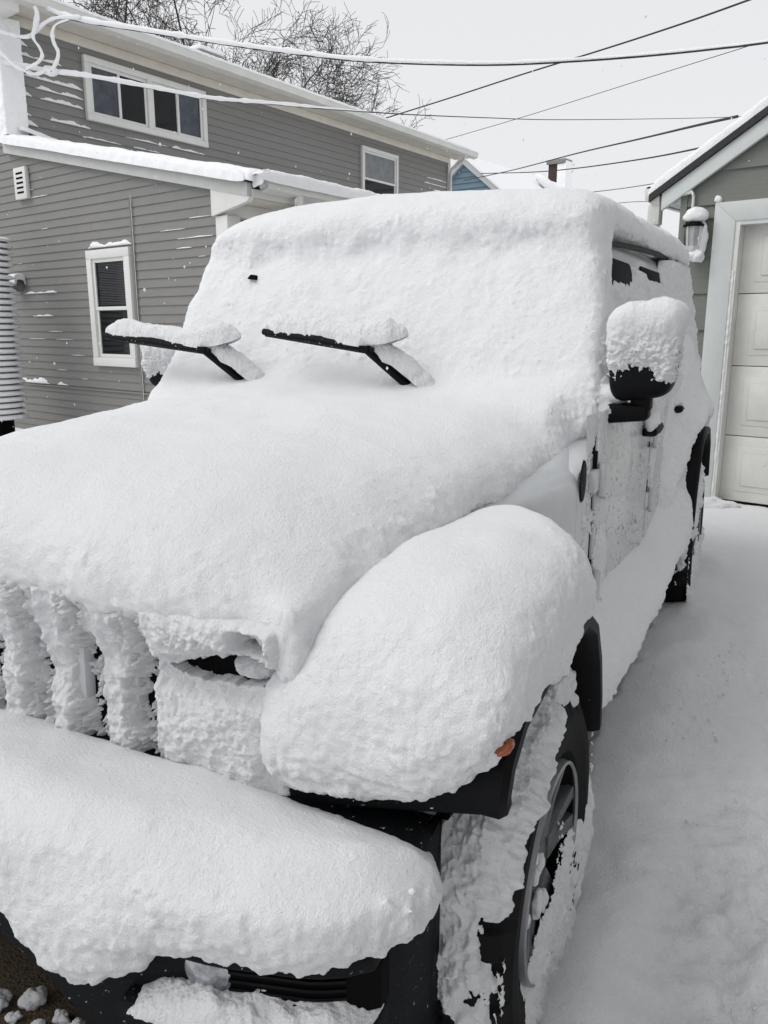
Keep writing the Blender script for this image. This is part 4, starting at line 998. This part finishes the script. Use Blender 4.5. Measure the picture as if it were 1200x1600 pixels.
# unseen house added on the near right to shade the drive
nh = thing('shade_house', 'unseen grey house added right of the driveway, outside the view, to shade it', 'house', (3.6, 2.0, -.12))
NW = Wall((3.6, 2.6), R(178), 1)
NW.siding('wall', 0, 9, -.12, 4.6, .12, SIDING, nh)
NW.box('wall_core', .05, 8.95, -.12, 4.55, -7, -.02, SIDING, nh, 0)
m = MB(); m.loft([[NW(a, 4.5, .4), NW(a, 4.56, .4), NW(a, 6.2, -3.5), NW(a, 4.6, -7.4), NW(a, 4.5, -7.4)] for a in (-.3, 9.3)]); m.build('roof', ROOFD, nh)
NW.window(2.0, 3.0, .9, 2.3, nh, 'hung'); NW.window(5.0, 6.0, .9, 2.3, nh, 'hung')

# ------------------------------------------------------------------ blue house far behind
B0 = at(726, 245, 30.0); pk = B0[2]
bh = thing('blue_house', 'distant blue sided house with a white gable edge and snow covered roof', 'house', (B0[0], B0[1], -.12))
BF = Wall((B0[0], B0[1]), R(128), 1); BR = Wall((B0[0], B0[1]), R(34), 1)
rs = .80
BF.siding('wall', -4.5, 4.5, -.12, pk-.1, .19, BLUE, bh, clips=[(0, pk-.12, rs, 1), (0, pk-.12, -rs, 1)], out=.03)
BF.box('wall_core', -4.4, 4.4, -.12, pk-.1-4.5*rs, -11, -.05, BLUE, bh, 0)
for sg in (1, -1):
    m = MB(); m.loft([[BF(sg*a, pk-a*rs+z, d) for a, z in ((0, -.24), (4.8, -.24), (4.8, -.02), (0, -.02))] for d in (.0, .14)]); m.build('barge_board', mk('pale_barge', (.50, .52, .53), .6, var=.04), bh)
m = MB(); m.loft([[BF(-4.9, pk-4.9*rs, d), BF(0, pk, d), BF(4.9, pk-4.9*rs, d), BF(4.9, pk-4.9*rs+.10, d), BF(0, pk+.07, d), BF(-4.9, pk-4.9*rs+.10, d)] for d in (.2, -11.2)]); m.build('roof_snow', SNOWF, bh)
vy = MB()
for i in range(2):
    for j in range(4): BF.hexa(vy, -.30+i*.24, -.09+i*.24, pk-1.98+j*.165, pk-1.86+j*.165, .02, .08)
vy.build('gable_vent', YELLOW, bh)
m = MB()
for p in ((.82, pk-1.75), (.86, pk-2.05)): m.tube([BF(p[0], p[1], .02), BF(p[0]+.03, p[1]-.04, .22)], [.05, .11], 10)
m.build('flood_light', TRIM, bh, smooth=True)
ch = thing('chimney_stack', 'snow plastered dark brick chimney rising behind the snowy roof', 'chimney', (0, 0, 0))
cb0 = at(868, 288, 36.0)
ch.location = cb0; ch['_o'] = tuple(float(x) for x in cb0)
CF = Wall((cb0[0], cb0[1]), R(128), 1)
m = MB(); CF.hexa(m, -.36, .36, cb0[2]-1.2, cb0[2]+.80, -.5, .0); m.build('stack', BRICK, ch, bevel=.01)
m = MB(); CF.hexa(m, -.44, .44, cb0[2]+.80, cb0[2]+.98, -.6, .08); m.build('chimney_crown', METALG, ch, bevel=.03)
m = MB(); CF.hexa(m, .05, .38, cb0[2]-1.2, cb0[2]+.79, -.52, .03); 
o = m.build('stack_snow', SNOWF, ch, bevel=.03)
m = MB(); CF.hexa(m, .36, .46, cb0[2]-1.2, cb0[2]+.9, -.6, .04); m.build('stack_snow', SNOWF, ch, bevel=.03)
dsh = at(848, 292, 33.0)
sdh = thing('satellite_dish', 'tilted dish heaped with snow on the far white roof beside the brick chimney', 'satellite dish', tuple(dsh))
pts = [at(839, 279, 33.0), at(846, 288, 33.0), at(853, 295, 33.0), at(861, 302, 33.0)]
m = MB(); m.tube(pts, .05, 8); m.tube([pts[3], pts[3]+np.array([0, 0, -1.2])], .04, 6); m.build('dish_rim', PLASTIC_C, sdh, smooth=True)
V, F = uvs((0, 0, 0), .62, .30, .17); ang = R(-38); V = np.stack([V[:, 0]*math.cos(ang)-V[:, 2]*math.sin(ang), V[:, 1], V[:, 0]*math.sin(ang)+V[:, 2]*math.cos(ang)], 1)
build('dish_snow', V+at(856, 289, 32.95), np.array(F), SNOWF, sdh, True)

# ------------------------------------------------------------------ bare trees beyond the house
def bare_tree(name, label, base, height, spread, seed, levels=6, lean=(0, 0)):
    rr = random.Random(seed); t = thing(name, label, 'tree', tuple(base), group='bare trees beyond the grey house')
    V = []; F = []; TV = MB()
    def seg(p, q, r0, r1, n):
        d = (q-p); 
        if d.length < 1e-5: return
        d.normalize(); a = d.cross(Vector((0, 0, 1)) if abs(d.z) < .95 else Vector((1, 0, 0))).normalized(); b = a.cross(d)
        k = len(V)
        for c, r in ((p, r0), (q, r1)):
            for i in range(n): th = 2*math.pi*i/n; V.append(tuple(c+a*(r*math.cos(th))+b*(r*math.sin(th))))
        for i in range(n): F.append((k+i, k+(i+1) % n, k+n+(i+1) % n, k+n+i))
    def grow(p, d, L, r, lv):
        n = 5 if lv < 4 else 4; m = 5 if lv <= 2 else 3
        q = p; rad = r; bend = Vector((rr.gauss(0, .07), rr.gauss(0, .07), rr.gauss(.02, .05)))
        for i in range(n):
            nd = (d+bend+Vector((rr.gauss(0, .09), rr.gauss(0, .09), rr.gauss(0, .08)-(.05 if lv > 3 else 0)))).normalized()
            q2 = q+nd*(L/n); r2 = max(.008, rad*(.90 if lv < 5 else .84)); seg(q, q2, rad, r2, m)
            if lv < levels and (i > 0 or lv > 0) and rr.random() < (.92 if levels < 6 else .88):
                az = rr.uniform(0, 2*math.pi); el = R(rr.uniform(22, 52))
                a = nd.cross(Vector((0, 0, 1)) if abs(nd.z) < .9 else Vector((1, 0, 0))).normalized(); b = a.cross(nd)
                cd = (nd*math.cos(el)+(a*math.cos(az)+b*math.sin(az))*math.sin(el)).normalized()
                grow(q2, cd, L*rr.uniform(.46, .68), max(.008, r2*rr.uniform(.45, .62)), lv+1)
            q, d, rad = q2, nd, r2
    b = Vector(base)
    top = b+Vector((lean[0], lean[1], height*.22)); TV.tube([b, b*.5+top*.5, top], [height*.018, height*.015, height*.013], 10); TV.build('trunk', BARK, t, smooth=True)
    for k in range(spread):
        az = 2*math.pi*k/spread+rr.uniform(-.3, .3); tilt = R(rr.uniform(18, 55))
        grow(top, Vector((math.sin(tilt)*math.cos(az), math.sin(tilt)*math.sin(az), math.cos(tilt))), height*.36, height*.0075, 1)
    build('crown', V, F, BARK, t, False)
    print(name, len(F))
bare_tree('bare_tree', 'tall bare tree with wide branches directly above the grey roof', (at(312, 185, 34)[0], 34, -.12), 18.0, 11, 4, 6)
bare_tree('bare_tree', 'lower bare tree whose drooping twigs end beside the steep dark cable', (at(400, 100, 37)[0], 37, -.12), 15.5, 9, 13, 6)

# ------------------------------------------------------------------ overhead wires
def wire(label, pts, r, snow=None, thin=None):
    P_ = [at(*p) for p in pts]
    # smooth through the points
    P_ = np.array(P_); t = np.linspace(0, len(P_)-1, len(P_)*10)
    def cr(t):
        i = int(min(max(math.floor(t), 0), len(P_)-2)); f = t-i
        p0, p1, p2, p3 = P_[max(i-1, 0)], P_[i], P_[i+1], P_[min(i+2, len(P_)-1)]
        return .5*((2*p1)+(-p0+p2)*f+(2*p0-5*p1+4*p2-p3)*f*f+(-p0+3*p1-3*p2+p3)*f**3)
    Q = np.array([cr(x) for x in t])
    m = MB(); m.tube(Q, r, 6); o = m.build('overhead_wire', WIRE, None, smooth=True)
    tag(o, label, 'wire', 'overhead wires crossing the sky')
    if snow is not None:
        sr = np.interp(t/(len(P_)-1), [a for a, _ in snow], [b for _, b in snow])
        nz = fbm(Q, .10, 3, .6); sr = sr*(1+.28*nz)+1e-4; k = sr > .003
        if k.any():
            i0, i1 = np.where(k)[0][[0, -1]]
            m = MB(); m.tube([q+np.array([0, 0, r*.4+s*.55]) for q, s in zip(Q[i0:i1+1], sr[i0:i1+1])], list(sr[i0:i1+1]), 9); s_ = m.build('wire_snow', SNOWF, o, smooth=True)
    return o
def dense(pts, n):
    pts = np.array(pts, float); L = np.linspace(0, len(pts)-1, n); return [tuple(np.interp(L, range(len(pts)), pts[:, k])[i] for k in range(3)) for i in range(n)]
wire('thick snow loaded cable sweeping from the house corner across the whole sky', [(40, -8, 11.6), (100, 27, 11.4), (230, 50, 11.2), (350, 69, 11), (460, 84, 10.8), (560, 95, 10.6), (670, 100, 10.4), (780, 101, 10.2), (890, 96, 10), (1000, 88, 9.8), (1110, 77, 9.6), (1215, 64, 9.4), (1500, 20, 9)], .014, [(0, .036), (.3, .032), (.5, .026), (.75, .017), (1, .014)])
wire('snow coated cable crossing in front of the upper double window', [(-40, 95, 11.4), (30, 104, 11.4), (75, 113, 11.4), (140, 121, 11.4), (230, 137, 11.6), (330, 155, 12), (430, 163, 12.6), (520, 171, 13.5), (640, 179, 16), (760, 184, 19), (860, 187, 22), (1000, 186, 26), (1140, 183, 30), (1300, 176, 34)], .010, [(0, .034), (.25, .032), (.5, .022), (.56, .010), (.6, .0), (1, 0)])
wire('dark cable rising steeply to the top right corner of the sky', [(585, 190, 24), (700, 154, 22), (820, 115, 20), (940, 78, 18), (1060, 39, 16), (1170, 0, 14), (1400, -85, 10)], .016)
wire('faint thin line slanting up behind the thicker cables', [(680, 223, 40), (820, 182, 37), (960, 138, 34), (1080, 100, 31), (1200, 62, 28), (1500, -40, 20)], .012)
wire('dark cable curving from the blue gable up to the garage roof', [(725, 282, 28.5), (800, 266, 24), (900, 240, 17), (1000, 217, 12), (1080, 198, 8.6), (1152, 182, 6.9)], .012)
wire('nearly level dark cable passing in front of the chimney', [(752, 271, 29), (830, 269, 26), (900, 263, 22), (1000, 249, 17), (1085, 233, 13), (1200, 205, 9)], .014)
wire('short low line just above the car roof at right', [(900, 303, 34), (960, 296, 32), (1015, 288, 30), (1200, 258, 26)], .014)
wire('lowest short line glimpsed beside the garage gutter', [(940, 320, 34), (1000, 315, 32), (1070, 318, 30), (1200, 322, 26)], .012)
wl1 = [(-20, 45, 11.3), (15, 55, 11.3), (50, 58, 11.3), (62, 35, 11.3), (58, 15, 11.3), (54, -10, 11.3)]
wire('white looping service cable under the eaves at the upper left corner', [(-25, 42, 11.3), (10, 54, 11.3), (40, 60, 11.3), (55, 52, 11.3), (70, 38, 11.3), (90, 30, 11.3), (125, 29, 11.3)], .008, [(0, .026), (1, .022)])
wire('hooked snowy cable hanging from the gutter at the upper left', [(54, 12, 11.25), (58, 24, 11.25), (56, 42, 11.25), (52, 60, 11.25), (62, 76, 11.25), (66, 90, 11.25), (56, 102, 11.25), (40, 110, 11.25)], .007, [(0, .020), (.3, .034), (.5, .014), (.75, .026), (1, .016)])
wire('second hooked snowy cable beside the first near the upper window', [(108, 32, 11.3), (88, 40, 11.3), (82, 52, 11.3), (84, 68, 11.3), (91, 84, 11.3), (88, 100, 11.3), (80, 112, 11.3)], .007, [(0, .014), (.4, .022), (.6, .026), (1, .022)])
wire('drooping snowy cable crossing the white corner board', [(-10, 75, 11.3), (10, 92, 11.3), (25, 106, 11.3), (38, 112, 11.3), (55, 118, 11.3), (72, 112, 11.3)], .008, [(0, .024), (1, .024)])
lump_o = lump('splice_snow', at(79, 111, 11.35), .085, .07, .06, None, SNOWF, .3, 2.)
tag(lump_o, 'lump of snow on the cable splice left of the upper window', 'snow lump')

# ------------------------------------------------------------------ small things on the ground and flakes in the air
def loc(v, u, z): return (OX+VD[0]*v+UD[0]*u, OY+VD[1]*v+UD[1]*u, z)
for k, (v, u, s, lab) in enumerate([(-.21, -.42, .030, 'largest white snow clump on the brown gravel below the bumper'), (-.28, -.46, .026, 'snow clump at the photo\'s lower left edge on the gravel'), (-.215, -.475, .016, 'tiny snow crumb below the largest clump on the gravel'), (-.11, -.43, .022, 'snow clump touching the bumper\'s lower corner on the gravel'), (-.06, -.44, .026, 'flat snow clump under the bumper seam at the bottom edge'), (-.145, -.465, .015, 'small snow crumb lowest on the gravel patch')]):
    o = lump('snow_clump', loc(v, u, -.12+s*.6), s, s*.8, s*.8, None, SNOW, .5, k*3.1)
    tag(o, lab, 'snow clump', 'snow clumps on the bare gravel')
V = []; F = []
r_ = np.random.default_rng(8)
for k in range(160):
    u = r_.uniform(-.3, 3.6); v = 1.0+abs(r_.normal(0, .16)) if r_.random() < .85 else r_.uniform(1.0, 2.2); s_ = r_.uniform(.003, .008)
    vv, ff = uvs((0, 0, 0), 1, 1, 1, 5, 7); vv = vv*s_*np.array([1, 1, .5])*(1+.35*fbm(vv+k*1.7, .8, 2))[:, None]
    c = np.array(loc(v, u, .004)); k0 = len(V); V += [tuple(p) for p in vv+c]; F += [tuple(i+k0 for i in f) for f in ff]
co = build('snow_crumbs', V, F, SNOWG, None, True); tag(co, 'loose snow crumbs scattered on the driveway beside the car', 'snow crumbs', kind='stuff')
V = []; F = []
r_ = np.random.default_rng(5)
for k in range(420):
    Y = r_.uniform(2.5, 11); X = r_.uniform(-.5, .48)*Y; Z = r_.uniform(.2, 1.47+Y*.36); s = r_.uniform(.0025, .0055)
    if Y > 7 and X > 1.8: continue
    d = r_.normal(size=3); d /= np.linalg.norm(d); k0 = len(V); c = np.array([X, Y, Z])
    e = np.array([[1, 0, 0], [0, 1, 0], [0, 0, 1]])*s
    V += [c+e[0], c-e[0], c+e[1], c-e[1], c+e[2]*1.6, c-e[2]*1.6]
    for a in (0, 1):
        for b in (2, 3):
            F += [(k0+a, k0+b, k0+4), (k0+a, k0+b, k0+5)]
fo = build('falling_snow', V, F, SNOWF, None, False); tag(fo, 'scattered falling snowflakes in the air', 'snowflakes', kind='stuff')
